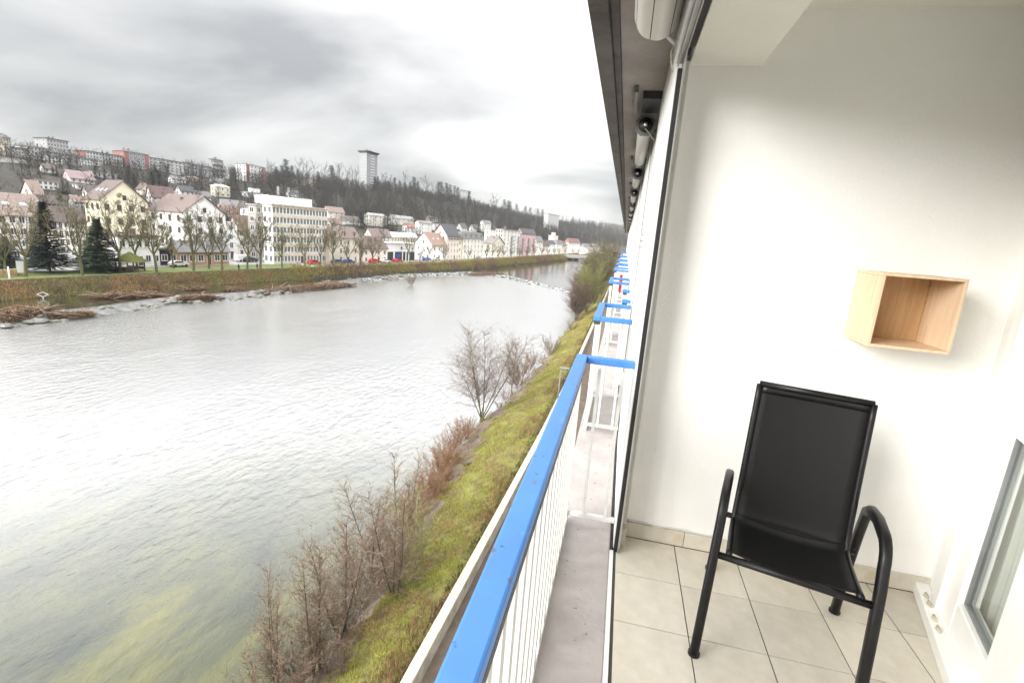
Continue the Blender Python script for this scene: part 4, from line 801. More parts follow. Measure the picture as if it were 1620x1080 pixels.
# ================================================================== STREET THINGS
def car(px, py, col, label, van=False, s0=None):
    p = at(px, py, 2, -12.38); 
    if Xb(p[1])-p[0] < 11: p = at_s(px, py, 11)
    p[2] = float(ter(p[0], p[1]))+.056
    th = math.atan2(Xb(p[1]+5)-Xb(p[1]-5), 10.0)
    r = empty('van' if van else 'parked_car', p, PI/2-th, label, 'van' if van else 'car', 'vehicles along the far quay')
    m = mat('car_paint_%d_%d_%d' % tuple(int(v*100) for v in col), col, .25, .03, 2)
    w = .88
    if van: pr = [(-2.3, .35), (2.3, .35), (2.35, .9), (1.9, 1.15), (1.35, 1.95), (-2.25, 2.0), (-2.35, 1.0)]; gw = [(1.75, 1.2), (1.3, 1.85), (.5, 1.85), (.5, 1.2)]
    else: pr = [(-2.0, .35), (2.0, .35), (2.08, .7), (1.85, .88), (1.0, .98), (.35, 1.42), (-1.2, 1.45), (-1.85, 1.0), (-2.08, .9)]; gw = [(.85, 1.0), (.30, 1.36), (-1.15, 1.38), (-1.6, 1.02)]
    mb = MB(); mb.extrude([(x, -w, z) for x, z in pr], (0, 2*w, 0)); mb.build('body', m, r, False, .06)
    for s in (-1, 1):
        mb = MB(); mb.extrude([(x, s*w-.005 if s > 0 else s*w+.005, z) for x, z in gw], (0, s*.02, 0)); mb.build('side_window', M_wing, r)
        for x in (-1.3, 1.3):
            mb = MB(); mb.tube([(x, s*(w-.18), .32), (x, s*(w+.02), .32)], .32, 14); mb.build('wheel', M_black, r, True)
        MB().box(2.0, 2.1, s*.62-.16, s*.62+.16, .62, .78).build('headlight', M_wfr, r)
    a, b = ((1.9, 1.2), (1.42, 1.88)) if van else ((1.0, 1.0), (.42, 1.38))
    mb = MB(); mb.add([(a[0]+.02, -.75, a[1]), (a[0]+.02, .75, a[1]), (b[0]+.02, .68, b[1]), (b[0]+.02, -.68, b[1])], [(0, 1, 2, 3)]); mb.build('windscreen', M_wing, r)
    return r
WT = (.75, .75, .75); RD = (.55, .03, .04); BLU = (.03, .07, .28); DK = (.03, .03, .035); SV = (.45, .46, .48)
for px, py, c, lb, v in ((385, 414, WT, 'white van parked near the plain white block', True), (396, 414.5, DK, 'black car beside the white van near the plain white block', False), (428, 414, WT, 'white estate car parked in front of the white offices', False),
    (497, 418.5, RD, 'bright red car parked in front of the white offices', False), (512, 414, WT, 'white car behind the bright red one', False), (519, 414.5, DK, 'dark car beside the beige mansard house', False), (534, 419, (.05, .08, .16), 'dark blue car parked before the beige mansard house', False),
    (552, 419, BLU, 'blue car parked before the beige mansard house', False), (592, 415.5, RD, 'red car in front of the hipped pink house', False), (609, 416.5, WT, 'white car between two red ones at the showroom', False), (629, 415.5, RD, 'red car in front of the showroom', False),
    (640, 411, WT, 'white van with its back to the showroom', True), (664, 412, WT, 'white van beside the white cottage', True), (676, 412.5, BLU, 'blue car beside the white cottage', False), (690, 412, SV, 'silver car past the white cottage', False),
    (733, 408.5, WT, 'white van by the cream row house', True), (745, 408.5, WT, 'white van by the tan gabled house', True), (755, 409, SV, 'silver car by the tan gabled house', False), (772, 409.5, WT, 'white car before the white flats', False), (784, 409.5, WT, 'white car before the pink flats', False),
    (838, 408, WT, 'white car just past the pink flats', False), (108, 412, WT, 'white van behind the two dark spruces', True), (283, 421.5, WT, 'white car before the orange shop', False)):
    car(px, py, c, lb, v)
# kiosk with mossy pyramid roof
p = at(207, 428.5, 2, -12.45); kz = empty('kiosk', p, .3, 'open wooden kiosk with a mossy green pyramid roof in the park', 'kiosk')
M_oak = mat('dark_timber', (.10, .07, .05), .8, .2, 3); M_moss = mat('mossy_shingle', (.16, .19, .035), .95, .2, 2.5, .5, col2=(.09, .085, .03))
for sx in (-1, 1):
    for sy in (-1, 1): MB().box(sx*1.75-.1, sx*1.75+.1, sy*1.75-.1, sy*1.75+.1, -.3, 2.1).build('post', M_oak, kz)
    MB().box(-1.65, 1.65, sx*1.75-.05, sx*1.75+.05, .3, .95).build('parapet', M_oak, kz)
mb = MB(); mb.add([(-2.5, -2.5, 2.0), (2.5, -2.5, 2.0), (2.5, 2.5, 2.0), (-2.5, 2.5, 2.0), (0, 0, 4.1)], [(0, 3, 2, 1), (0, 1, 4), (1, 2, 4), (2, 3, 4), (3, 0, 4)]); mb.build('roof', M_moss, kz)
MB().box(-1.2, 1.2, -.4, .4, .3, .75).build('bench', M_oak, kz)
# posts, signs and small walls of the park
def post(px, yb, yt, z, rad, label, cat='post', m=M_wpaint, name='white_post', head=None):
    p = at(px, yb, 2, z); d = ray(px, yt); hh = CAM[2]+d[2]/np.hypot(d[0], d[1])*np.hypot(p[0], p[1])-p[2]
    r = empty(name, p, 0, label, cat); mb = MB(); mb.tube([(0, 0, -.4), (0, 0, hh)], [rad, rad*.8], 10); mb.build('pole', m, r, True)
    if head: MB().box(*head[:4], hh-head[5], hh+head[4]).build('head', head[6], r)
    else: mb = MB(); mb.tube([(0, 0, hh+.001), (0, 0, hh+.06)], [rad*1.1, rad*.6], 10); mb.build('cap', m, r)
    return r
post(17, 452, 422, -13.6, .13, 'plain white marker post on the far grassy bank', 'marker post')
post(314, 417, 380, Q, .12, 'tall white pole in front of the orange shop', 'pole', head=(-.5, .5, -.12, .12, .1, .1, M_wpaint))
post(376, 410, 388, Q, .1, 'white lamp pole beside the plain white block', 'lamp post', head=(-.1, .8, -.1, .1, .08, .06, M_wpaint))
p = at(34, 436, 2, -12.45); r = empty('notice_board', p, .8, 'white notice board with a blue edge in the park', 'sign')
MB().box(-.5, .5, -.06, .06, .5, 2.6).build('panel', M_wpaint, r); MB().box(-.5, .5, -.065, .065, 2.601, 2.75).build('blue_edge', mat('sign_blue', (.03, .11, .42), .5), r)
for s in (-.4, .4): MB().box(s-.05, s+.05, -.04, .04, -.3, .499).build('leg', M_oak, r)
pa, pb = at(-30, 440, 2, -12.45), at(45, 434, 2, -12.45); lw = empty('low_wall', pa, math.atan2(pb[1]-pa[1], pb[0]-pa[0]), 'low ochre stone wall at the edge of the park lawn', 'wall'); Lw = float(np.hypot(*(pb-pa)[:2]))
for i in range(int(Lw/1.2)): MB().box(i*1.2+.01, i*1.2+1.19, -.2, .2, -.3, 1.15+.04*(i % 3)).build('block', mat('ochre_stone', (.50, .36, .20), .9, .2, 1.5), lw)
# diamond sign frame lying at the water's edge
p = at(68, 470, 2, -15.0); r = empty('diamond_sign', p, .7,  'white diamond shaped sign frame leaning at the water edge', 'sign')
for (a, b) in (((-.75, 0, .45), (0, 0, .85)), ((0, 0, .85), (.75, 0, .45)), ((.75, 0, .45), (0, 0, .05)), ((0, 0, .05), (-.75, 0, .45))):
    mb = MB(); mb.tube([a, b], .06, 6); mb.build('frame_bar', M_wpaint, r)
MB().box(-.08, .08, -.05, .05, -1.0, .05).build('leg', M_wpaint, r)
# street lamp on the near path
lp = empty('street_lamp', (-4.15, 40.5, -13.35), 0, 'grey street lamp with a flat head beside the parapet wall', 'street lamp')
M_lp = mat('lamp_grey', (.22, .23, .24), .5)
mb = MB(); mb.tube([(0, 0, 0), (0, 0, 3.75)], [.06, .045], 10); mb.build('pole', M_lp, lp, True)
mb = MB(); mb.tube([(0, 0, 3.751), (.05, 0, 3.83), (.5, 0, 3.86)], .035, 8); mb.build('arm', M_lp, lp, True)
MB().box(-.08, .72, -.14, .14, 3.90, 3.99).build('lamp_head', M_lp, lp, False, .03); MB().box(.1, .66, -.11, .11, 3.885, 3.899).build('lens', M_wfr, lp)
mb = MB(); mb.tube([(0, 0, .001), (0, 0, .25)], .09, 10); mb.build('base', M_lp, lp)
# bridge far downstream
pa, pb = at(893, 404.5, 2, -12.6), at(960, 408, 2, -12.6)
bd = empty('bridge', pa, math.atan2(pb[1]-pa[1], pb[0]-pa[0]), 'flat pale bridge crossing the river far downstream', 'bridge'); Lq = float(np.hypot(*(pb-pa)[:2]))
M_conc = mat('pale_concrete', (.58, .57, .54), .85, .08, .5)
MB().box(-5, Lq+8, -3, 3, -1.2, 0).build('deck', M_conc, bd)
for s in (-2.9, 2.9): MB().box(-5, Lq+8, s-.08, s+.08, .001, 1.0).build('parapet', M_conc, bd)
for q in (.3, .65): MB().box(Lq*q-.8, Lq*q+.8, -2.5, 2.5, -5, -1.201).build('pier', M_conc, bd)
# ---- small figures by the quay (built as skinned bodies)
def person(px, py, label, top, legs):
    p = at(px, py, 2, -12.5); r = empty('person', p, 1.0, label, 'person')
    joints = [(0,0,.92,.15),(0,0,1.15,.14),(0,0,1.38,.17),(0,0,1.5,.06),(0,.02,1.62,.10),(0,.01,1.74,.07),(.18,0,1.40,.07),(.23,.02,1.12,.05),(.22,.08,.88,.04),(-.18,0,1.40,.07),(-.23,.0,1.12,.05),(-.21,.06,.88,.04),(.09,0,.86,.10),(.10,.06,.47,.07),(.11,.02,.08,.05),(.11,.14,.04,.045),(-.09,0,.86,.10),(-.10,-.05,.47,.07),(-.11,-.14,.08,.05),(-.11,-.02,.04,.045)]
    ed = [(0,1),(1,2),(2,3),(3,4),(4,5),(2,6),(6,7),(7,8),(2,9),(9,10),(10,11),(0,12),(12,13),(13,14),(14,15),(0,16),(16,17),(17,18),(18,19)]
    me = bpy.data.meshes.new('body'); me.from_pydata([j[:3] for j in joints], ed, []); me.materials.append(top); o = obj('body', me, r)
    sk = o.modifiers.new('skin', 'SKIN'); o.modifiers.new('sub', 'SUBSURF').levels = 1
    for i, v in enumerate(me.skin_vertices[0].data): v.radius = (joints[i][3], joints[i][3]*.8); v.use_root = (i == 0)
    mb = MB(); mb.tube([(0, .0, 1.60), (0, -.02, 1.70), (0, 0, 1.79)], [.10, .115, .05], 10); mb.build('hair', M_black, r, True)
person(378, 429, 'walker in dark clothes on the riverside lawn', mat('dark_coat', (.03, .03, .035), .9), None)
person(407, 427.5, 'walker in a brown coat beside the riverside lawn', mat('brown_coat', (.12, .07, .05), .9), None)
# ================================================================== VEGETATION
def rot_to(d, ang, az):
    d = d/np.linalg.norm(d); a = np.cross(d, (0.31, 0.2, 0.93)); a /= np.linalg.norm(a)+1e-9; b = np.cross(d, a)
    return d*math.cos(ang)+(a*math.cos(az)+b*math.sin(az))*math.sin(ang)
class Tw:                                              # collects branch segments
    def __init__(s): s.seg = []
    def add(s, p, q, r0, r1): s.seg.append((p, q, r0, r1))
    def mesh(s, name, m, thr=.02, sides=5, minr=.0):
        V = []; F = []; rg = random.Random(5)
        for p, q, r0, r1 in s.seg:
            d = q-p; L = np.linalg.norm(d)
            if L < 1e-6: continue
            d = d/L; a = np.cross(d, (rg.uniform(-1, 1), rg.uniform(-1, 1), rg.uniform(-1, 1))); a /= np.linalg.norm(a)+1e-9; b = np.cross(d, a); o = len(V)
            r0 = max(r0, minr); r1 = max(r1, minr*.7)
            if r0 > thr:
                k = sides
                for (c, r) in ((p, r0), (q, r1)):
                    for j in range(k): V.append(c+r*(math.cos(2*PI*j/k)*a+math.sin(2*PI*j/k)*b))
                for j in range(k): j2 = (j+1) % k; F += [(o+j, o+j2, o+k+j2), (o+j, o+k+j2, o+k+j)]
            elif r0 > thr*.4:
                for (c, r) in ((p, r0), (q, r1)):
                    for j in range(3): V.append(c+r*(math.cos(2*PI*j/3)*a+math.sin(2*PI*j/3)*b))
                for j in range(3): j2 = (j+1) % 3; F += [(o+j, o+j2, o+3+j2), (o+j, o+3+j2, o+3+j)]
            else:
                V += [p-a*r0, p+a*r0, q]; F.append((o, o+1, o+2))
        return fastmesh(name, np.array(V), np.array(F), m)
def grow(T, rg, p, d, L, r, lev, cfg):
    n = cfg['nseg'][lev]; st = L/n; p = p.copy(); d = d.copy()
    for i in range(n):
        f = (i+1)/n; d = d+np.array([rg.gauss(0, cfg['wob'][lev]), rg.gauss(0, cfg['wob'][lev]), rg.gauss(0, cfg['wob'][lev])+cfg['up'][lev]]); d /= np.linalg.norm(d)
        q = p+d*st; r1 = r*(1-(1-cfg['taper'])*f); T.add(p, q, r*(1-(1-cfg['taper'])*(i/n)), r1)
        if lev+1 < len(cfg['nseg']) and f > cfg['from'][lev]:
            for _ in range(cfg['kids'][lev]):
                if rg.random() > .9: continue
                c = rot_to(d, cfg['ang'][lev]*rg.uniform(.7, 1.3), rg.uniform(0, 2*PI))
                grow(T, rg, p+(q-p)*rg.random(), c, L*cfg['len'][lev]*rg.uniform(.6, 1.1)*(1-(.45 if lev else .3)*f), r1*cfg['rad'][lev], lev+1, cfg)
        p = q
M_bark = mat('grey_olive_bark', (.14, .13, .085), .95, .25, 2.0, .4, col2=(.075, .07, .045))
M_twig = mat('olive_twigs', (.15, .135, .08), .95, island=[(.10, .085, .05), (.17, .15, .085), (.20, .18, .10), (.13, .12, .055)])
M_alder = mat('alder_twigs', (.2, .14, .1), .95, island=[(.09, .062, .048), (.18, .12, .095), (.13, .088, .068), (.24, .17, .135)])
M_shrubm = mat('shrub_twigs', (.2, .14, .1), .95, island=[(.08, .058, .04), (.22, .16, .11), (.14, .10, .07), (.28, .21, .15), (.19, .115, .075)])
M_wil = mat('willow_twigs', (.25, .25, .09), .95, island=[(.17, .17, .06), (.27, .28, .10), (.22, .21, .08), (.30, .27, .13)])
M_moss2 = mat('mossy_bark', (.17, .165, .06), .95, .25, 3.0, .3, col2=(.09, .08, .045))
# pollarded plane trees of the far quay
def plane_tree(seed, H=13.4):
    rg = random.Random(seed); T = Tw(); C_ = Tw(); z0 = np.array([0, 0, -.4])
    lean = np.array([rg.gauss(0, .04), rg.gauss(0, .04), 1]); hb = H*rg.uniform(.22, .3); r0 = .30; p = z0
    for i in range(4): q = p+lean*(hb+.4)/4+np.array([rg.gauss(0, .04), rg.gauss(0, .04), 0]); T.add(p, q, r0*(1-.08*i), r0*(1-.08*(i+1))); p = q
    cfg = dict(nseg=[7, 5, 4, 2], wob=[.10, .12, .16, .1], up=[.10, .12, .08, .03], taper=.3, kids=[2, 2, 3, 0], len=[.42, .5, .5, 0], rad=[.5, .5, .55, 0], ang=[.75, .7, .7, 0])
    cfg['from'] = [.25, .2, .2, 1]
    for k in range(rg.randint(4, 6)):
        d = rot_to(np.array([0, 0, 1.]), rg.uniform(.25, .75), k*2*PI/5+rg.uniform(-.4, .4))
        L = (H-hb)*rg.uniform(.72, 1.0); Tm = Tw(); grow(Tm, rg, p-lean*.25, d, L, .135, 0, cfg)
        for sgm in Tm.seg: (T if sgm[2] > .06 else C_).add(*sgm)
    return T.mesh('trunk', M_moss2, .03, 6), C_.mesh('crown', M_twig, .035, 4, minr=.019)
PT = [plane_tree(s) for s in (1, 2, 3, 4, 5)]
def place_plane(px, py, top, i, label, group='bare plane trees along the far quay', z=-12.5):
    p = at(px, py, 2, z)
    if Xb(p[1])-p[0] < 5.5: p = at_s(px, py, 5.5)
    p[2] = float(ter(p[0], p[1])); d = ray(px, top); H = CAM[2]+d[2]/np.hypot(d[0], d[1])*np.hypot(p[0], p[1])-p[2]
    r = empty('plane_tree', p, i*1.9, label, 'tree', group); s = H/13.0
    for nm, me in zip(('trunk', 'crown'), PT[i % 5]): o = obj(nm, me, r); o.scale = (s*.95, s*.95, s)
    return r
PL = [(40, 438, 318, 'wide bare tree beside the notice board in the park'), (8, 434, 335, 'bare tree behind the low ochre wall'), (130, 437, 318, 'pale barked bare tree between the two dark spruces'), (190, 431, 300, 'leaning bare tree with mistletoe beside the green spruce'), (217, 427, 330, 'bare tree right behind the mossy kiosk'),
      (249, 431, 325, 'large bare tree right of the mossy kiosk'), (275, 425, 345, 'smaller bare tree before the purple shop'), (307, 430, 322, 'bare tree with a bent trunk before the orange shop'), (331, 425, 350, 'slim forked bare tree before the orange shop'), (352, 430, 335, 'bare tree with spread limbs before the wide gabled building'), (391, 427, 345, 'small dense bare tree before the cream house'),
      (412, 429, 322, 'tall bare tree before the stone block')]
for i, (x, y, t, lb) in enumerate(PL): place_plane(x, y, t, i, lb)
PL2 = [(446, 426, 356), (482, 425, 352), (507, 424.5, 362), (528, 421, 350), (550, 419.5, 375), (571, 420, 370), (590, 419, 372), (648, 416, 372), (664, 415.5, 388), (677, 415.5, 380), (703, 414.5, 385)]
for i, (x, y, t) in enumerate(PL2): place_plane(x, y, t, i+2, 'bare pollarded tree in the row between offices and white cottage')
PL3 = [(741, 413, 388), (769, 413, 385), (778, 412.5, 384), (788, 412.5, 386), (797, 412, 390), (809, 412, 390), (821, 411.5, 390), (832, 411, 388), (845, 411, 386), (856, 410.5, 388), (866, 410, 390), (876, 409.5, 391), (884, 409, 392), (893, 408.5, 390), (906, 407.5, 393), (915, 407, 392)]
for i, (x, y, t) in enumerate(PL3): place_plane(x, y, t, i+1, 'small bare tree in the quay row below the flats')
# mistletoe balls sit in the leaning tree
def mistle(px, py, dist_px, label):
    p0 = at(190, 431, 2, -12.5); p = at(px, py, 1, p0[1]); rg = random.Random(px); V = []; F = []
    for i in range(420):
        d = np.array([rg.gauss(0, 1) for _ in range(3)]); d /= np.linalg.norm(d); q = d*rg.uniform(.2, .75); a = np.cross(d, (.2, .5, .8))*.05; o = len(V)
        V += [q*.6-a, q*.6+a, q*1.1]; F.append((o, o+1, o+2))
    o = obj('mistletoe', fastmesh('mistletoe', V, F, M_wil)); o.location = p; tag(o, label, 'mistletoe')
mistle(189, 309, 0, 'round mistletoe ball at the top of the leaning bare tree'); mistle(187, 320, 0, 'smaller mistletoe ball just below the top one')
# conifers
def spruce(seed, H, R, nl, nb, ncard, mname, cols, wid=.3, bare=.06):
    rg = random.Random(seed); V = []; F = []; m = mat(mname, (0, 0, 0), .9, island=cols)
    for i in range(nl):
        f = i/(nl-1); z = H*(bare+(1-bare)*f); rad = R*(1-f)**.85*rg.uniform(.86, 1.08)+.1
        for k in range(nb):
            az = rg.uniform(0, 2*PI); L = rad*rg.uniform(.7, 1.12); dr = -.28+.5*f
            dv = np.array([math.cos(az), math.sin(az), dr]); sd = np.array([-math.sin(az), math.cos(az), 0])
            for c in range(ncard):
                t = (c+.6)/ncard; q = np.array([0, 0, z])+dv*L*t+np.array([0, 0, .12*L*t*t]); w = wid*(1.2-.6*t)*rg.uniform(.7, 1.3); ln = L/ncard*1.9+.12; sgn = rg.uniform(-1, 1)
                a = dv*ln+sd*w*sgn*1.6+np.array([0, 0, rg.uniform(-.35, .1)*w]); o = len(V)
                V += [q-sd*w*.5, q+sd*w*.5+np.array([0, 0, -.3*w]), q+a]; F.append((o, o+1, o+2))
    return fastmesh('crown', np.array(V), np.array(F), m)
DKG = [(.010, .020, .016), (.018, .032, .024), (.012, .026, .018), (.03, .045, .034)]; MDG = [(.022, .05, .024), (.035, .075, .032), (.05, .095, .042), (.028, .06, .03)]
trunk_me = MB(); trunk_me.tube([(0, 0, -1.5), (0, 0, .5), (0, 0, .96)], [.03, .022, .004], 7); TRK = trunk_me.mesh('trunk', M_bark)
def conifer(me, p, H, Hm, label, group=None, wide=1.0, name='spruce_tree', rz=0):
    r = empty(name, p, rz, label, 'tree', group); o = obj('crown', me, r); o.scale = (H/Hm*wide, H/Hm*wide, H/Hm); t = obj('trunk', TRK, r); t.scale = (H*.6, H*.6, H)
    return r
SPB = spruce(3, 13, 3.5, 48, 30, 7, 'blue_black_needles', DKG, .40, .12); SPG = spruce(4, 10, 3.4, 44, 30, 7, 'green_needles', MDG, .40, .05)
def hpx(p, px, yt): d = ray(px, yt); return CAM[2]+d[2]/np.hypot(d[0], d[1])*np.hypot(p[0], p[1])-p[2]
p = at(80, 431, 2, -12.45); conifer(SPB, p, hpx(p, 72, 320), 13, 'tall dark blue green spruce in the park', wide=1.1)
p = at(160, 430, 2, -12.45); conifer(SPG, p, hpx(p, 160, 347), 10, 'broad green spruce beside the mossy kiosk', wide=1.15)
p = at(15, 428, 2, -12.45); conifer(SPG, p, hpx(p, 15, 375), 10, 'dark green conifer behind the low ochre wall', wide=1.2)
SPS = [spruce(s, 10, 2.3, 20, 10, 4, 'ridge_needles', DKG, .6, .08) for s in (7, 8)]
RIDGE = [(452, 286, 252), (446, 287, 262), (437, 287, 264), (462, 288, 262), (471, 289, 268), (524, 288, 262), (503, 288, 272), (592, 292, 280), (597, 293, 279), (624, 296, 281), (632, 298, 286), (640, 299, 288), (654, 303, 280), (648, 303, 288), (660, 304, 287), (693, 312, 285), (697, 312, 282), (705, 314, 289), (711, 315, 292), (718, 316, 294), (723, 317, 296), (741, 320, 302), (797, 334, 312), (803, 335, 313), (806, 335, 316), (816, 338, 316), (830, 342, 325), (838, 343, 325), (850, 344, 325), (857, 345, 322), (905, 358, 343), (922, 360, 350), (930, 361, 351), (614, 294, 287), (750, 320, 314)]
for i, (x, yb, yt) in enumerate(RIDGE):
    p = ground(x, yb+1)
    H = min(26, max(6, hpx(p, x, yt))); conifer(SPS[i % 2], p, H, 10, 'dark conifer standing out on the ridge line of the wooded hill', 'dark conifers on the ridge', 1.5, 'ridge_conifer', i)
MIDC = [(84, 278, 262), (90, 279, 264), (70, 276, 266), (152, 282, 262), (166, 285, 265), (178, 288, 270), (205, 290, 262), (246, 290, 260), (252, 296, 268), (262, 297, 278), (240, 296, 272), (372, 300, 278), (365, 298, 282), (355, 296, 284), (577, 362, 330), (570, 360, 335), (609, 362, 338), (616, 362, 342), (622, 366, 352), (100, 306, 284), (108, 308, 288), (94, 316, 298), (212, 300, 276), (190, 296, 276), (450, 318, 302), (444, 318, 305), (505, 330, 316), (516, 331, 318), (690, 372, 358), (758, 368, 352), (735, 352, 338), (300, 312, 300), (320, 300, 288), (125, 285, 270)]
for i, (x, yb, yt) in enumerate(MIDC):
    p = ground(x, yb)
    if p is None: continue
    H = min(22, max(4, hpx(p, x, yt))); conifer(SPS[i % 2], p, H, 10, 'dark evergreen tree between houses on the hillside', 'evergreens between the hillside houses', 1.25, 'evergreen_tree', i)
# skyline bare trees, poplar
def bare_small(seed, H, spread=.7, lv=(5, 4, 3), kids=(4, 3, 0)):
    rg = random.Random(seed); T = Tw(); cfg = dict(nseg=list(lv), wob=[.06, .12, .12], up=[.0, .06, .03], taper=.3, kids=list(kids), len=[.62, .5, 0], rad=[.45, .5, 0], ang=[spread, spread, 0]); cfg['from'] = [.2, .1, 1]
    grow(T, rg, np.array([0, 0, -1.]), np.array([0, 0, 1.]), H, .22, 0, cfg); return T
M_far = mat('far_twigs', (.12, .105, .085), .95, island=[(.022, .020, .017), (.034, .029, .025), (.048, .042, .034), (.028, .023, .019)])
BSM = [bare_small(s, 10).mesh('crown', M_far, .16, 3, minr=.06) for s in range(20, 25)]
SKY = [(368, 276, 263), (377, 280, 262), (425, 284, 258), (432, 284, 260), (478, 288, 256), (486, 288, 257), (495, 289, 258), (512, 288, 262), (530, 288, 262), (537, 288, 263), (548, 289, 268), (556, 289, 268), (563, 290, 270), (601, 292, 276), (608, 293, 278), (616, 295, 279), (641, 299, 273), (674, 306, 280), (684, 309, 292), (778, 330, 310), (785, 332, 314), (846, 344, 330), (890, 352, 341), (898, 354, 343), (914, 358, 348)]
for i, (x, yb, yt) in enumerate(SKY):
    p = ground(x, yb+1)
    H = min(28, max(7, hpx(p, x, yt))); r = empty('bare_tree', p, i, 'bare tree standing against the sky on the ridge', 'tree', 'bare trees on the skyline'); o = obj('crown', BSM[i % 5], r); sc = H/9.5; o.scale = (sc*.85, sc*.85, sc); t = obj('trunk', TRK, r); t.scale = (H*.5, H*.5, H*.5)
# the bare wood of the hillside: one mass
TPL = [(lambda me: (np.array([v.co[:] for v in me.vertices], np.float32), np.array([q.vertices[:] for q in me.polygons], np.int32)))(bare_small(40+s, 10, .75, (4, 3, 2), (5, 3, 0)).mesh('t', M_far, .2, 3, minr=.075)) for s in range(6)]
def scatter(name, pts, mats, hs, seed, kind='stuff', TP=TPL):
    rg = random.Random(seed); Vs = []; Fs = []; o = 0
    for (x, y, z) in pts:
        v, f = TP[rg.randrange(len(TP))]; a = rg.uniform(0, 2*PI); h = rg.uniform(*hs)/10; w = h*rg.uniform(.7, 1.15); c, s = math.cos(a)*w, math.sin(a)*w
        Vs.append(np.stack([v[:, 0]*c-v[:, 1]*s+x, v[:, 0]*s+v[:, 1]*c+y, v[:, 2]*h+z], 1)); Fs.append(f+o); o += len(v)
    ob = obj(name, fastmesh(name, np.concatenate(Vs), np.concatenate(Fs), mats)); ob['kind'] = kind; return ob
rg = random.Random(99); pts = []; FOOT = [(o.location.x, o.location.y) for o in bpy.data.objects if o.type == 'EMPTY' and o.get('category') in ('house', 'block of flats') and o.location.y > 40]
FT = np.array(FOOT)
def clear_of(x, y, d): return np.min((FT[:, 0]-x)**2+(FT[:, 1]-y)**2) > d*d
while len(pts) < 5300:
    y = rg.uniform(60, 1500); s = rg.uniform(78, 345); x = float(Xb(y))-s
    dens = .8 if y < 330 else 1.0
    if 250 < y < 560 and s < 150: dens *= .15
    if y >= 560 and s < 95: dens *= .4
    if rg.random() > dens*(1.0 if y < 800 else .5): continue
    if not clear_of(x, y, 9.5 if y < 330 else 8): continue
    pts.append((x, y, float(ter(x, y))-.3-(3.0 if y < 330 else 0)))
o = scatter('hillside_wood', pts, M_far, (8, 13), 5); tag(o, 'dense bare winter wood covering the hillside above the town', 'wood')
# far hills beyond the bend
pts = []
for i in range(900):
    y = rg.uniform(1300, 2500); s = rg.uniform(60, 330); x = float(Xb(y))-s; pts.append((x, y, float(ter(x, y))))
o = scatter('far_wood', pts, M_far, (12, 20), 6); tag(o, 'far hazy wood on the hills beyond the bend of the river', 'wood')
# ---- tufts: dry grass, hedge, grass (slivers)
def slivers(name, P, L, wd, tilt, m, seed, label, cat, curl=.3):
    g = np.random.default_rng(seed); n = len(P); az = g.uniform(0, 2*PI, n); tl = np.abs(g.normal(0, tilt, n)); ln = L*g.uniform(.5, 1.3, n); w = wd*g.uniform(.6, 1.4, n)
    d = np.stack([np.cos(az)*np.sin(tl), np.sin(az)*np.sin(tl), np.cos(tl)], 1); a2 = g.uniform(0, 2*PI, n); sd = np.stack([np.cos(a2), np.sin(a2), np.zeros(n)], 1)*w[:, None]
    V = np.stack([P-sd, P+sd, P+d*ln[:, None]], 1).reshape(-1, 3); F = np.arange(3*n).reshape(-1, 3)
    o = obj(name, fastmesh(name, V, F, m)); o['kind'] = 'stuff'; tag(o, label, cat); return o
G = np.random.default_rng(17)
M_dry = mat('dry_bank_grass', (.3, .2, .1), .95, island=[(.26, .145, .06), (.42, .25, .10), (.32, .18, .08), (.46, .32, .13), (.30, .22, .07)], island2=[(.16, .14, .04), (.28, .25, .07), (.36, .30, .10)], iscale=.12)
M_hed = mat('bank_hedge', (.2, .2, .06), .95, island=[(.18, .15, .05), (.32, .29, .07), (.24, .17, .08), (.42, .37, .09), (.17, .13, .07)], island2=[(.20, .125, .07), (.32, .21, .12), (.14, .095, .06)], iscale=.09)
M_gr = mat('bank_grass', (.2, .22, .04), .95, island=[(.15, .18, .025), (.26, .285, .035), (.34, .33, .05), (.20, .23, .03), (.42, .33, .13), (.29, .28, .04)], island2=[(.30, .20, .08), (.40, .28, .12), (.20, .17, .04), (.48, .37, .17)], iscale=.4)
def onbank(n, y0, y1, s0, s1): y = G.uniform(y0, y1, n); s = G.uniform(s0, s1, n); x = Xb(y)-s; return np.stack([x, y, ter(x, y)-.03], 1)
slivers('dry_bank_grass', onbank(30000, 30, 122, .1, 3.7), .5, .045, .6, M_dry, 1, 'rusty dry grass on the far bank below the park', 'dry grass')
P = onbank(34000, 118, 420, .2, 4.0); slivers('bank_hedge', P+np.stack([0*P[:, 0], 0*P[:, 0], G.uniform(0, 1.3, len(P))], 1), .9, .07, .6, M_hed, 2, 'green and brown scrub along the far bank', 'scrub')
P = onbank(9000, 128, 420, 3.4, 4.3); slivers('bank_hedge_top', P+np.stack([0*P[:, 0], 0*P[:, 0], G.uniform(0, .8, len(P))], 1), .6, .06, .6, M_hed, 3, 'low clipped scrub edging the far quay', 'scrub')
def onnear(n, y0, y1, t0, t1, pw=1.0): y = y0+(y1-y0)*G.uniform(0, 1, n)**pw; t = G.uniform(t0, t1, n); a = Xw(y)-.12; x = a-(a-Xs(y))*t; return np.stack([x, y, bank(x, y)-.01], 1)
P = onnear(150000, 9, 110, .0, .78, 1.6)
keep = (np.sin(P[:, 0]*1.7+P[:, 1]*.9)+np.sin(P[:, 1]*.37-P[:, 0])*1.0+G.normal(0, .7, len(P))) > -1.3
slivers('bank_grass', P[keep], .19, .013, .8, M_gr, 4, 'mossy yellow green grass on the near bank', 'grass')
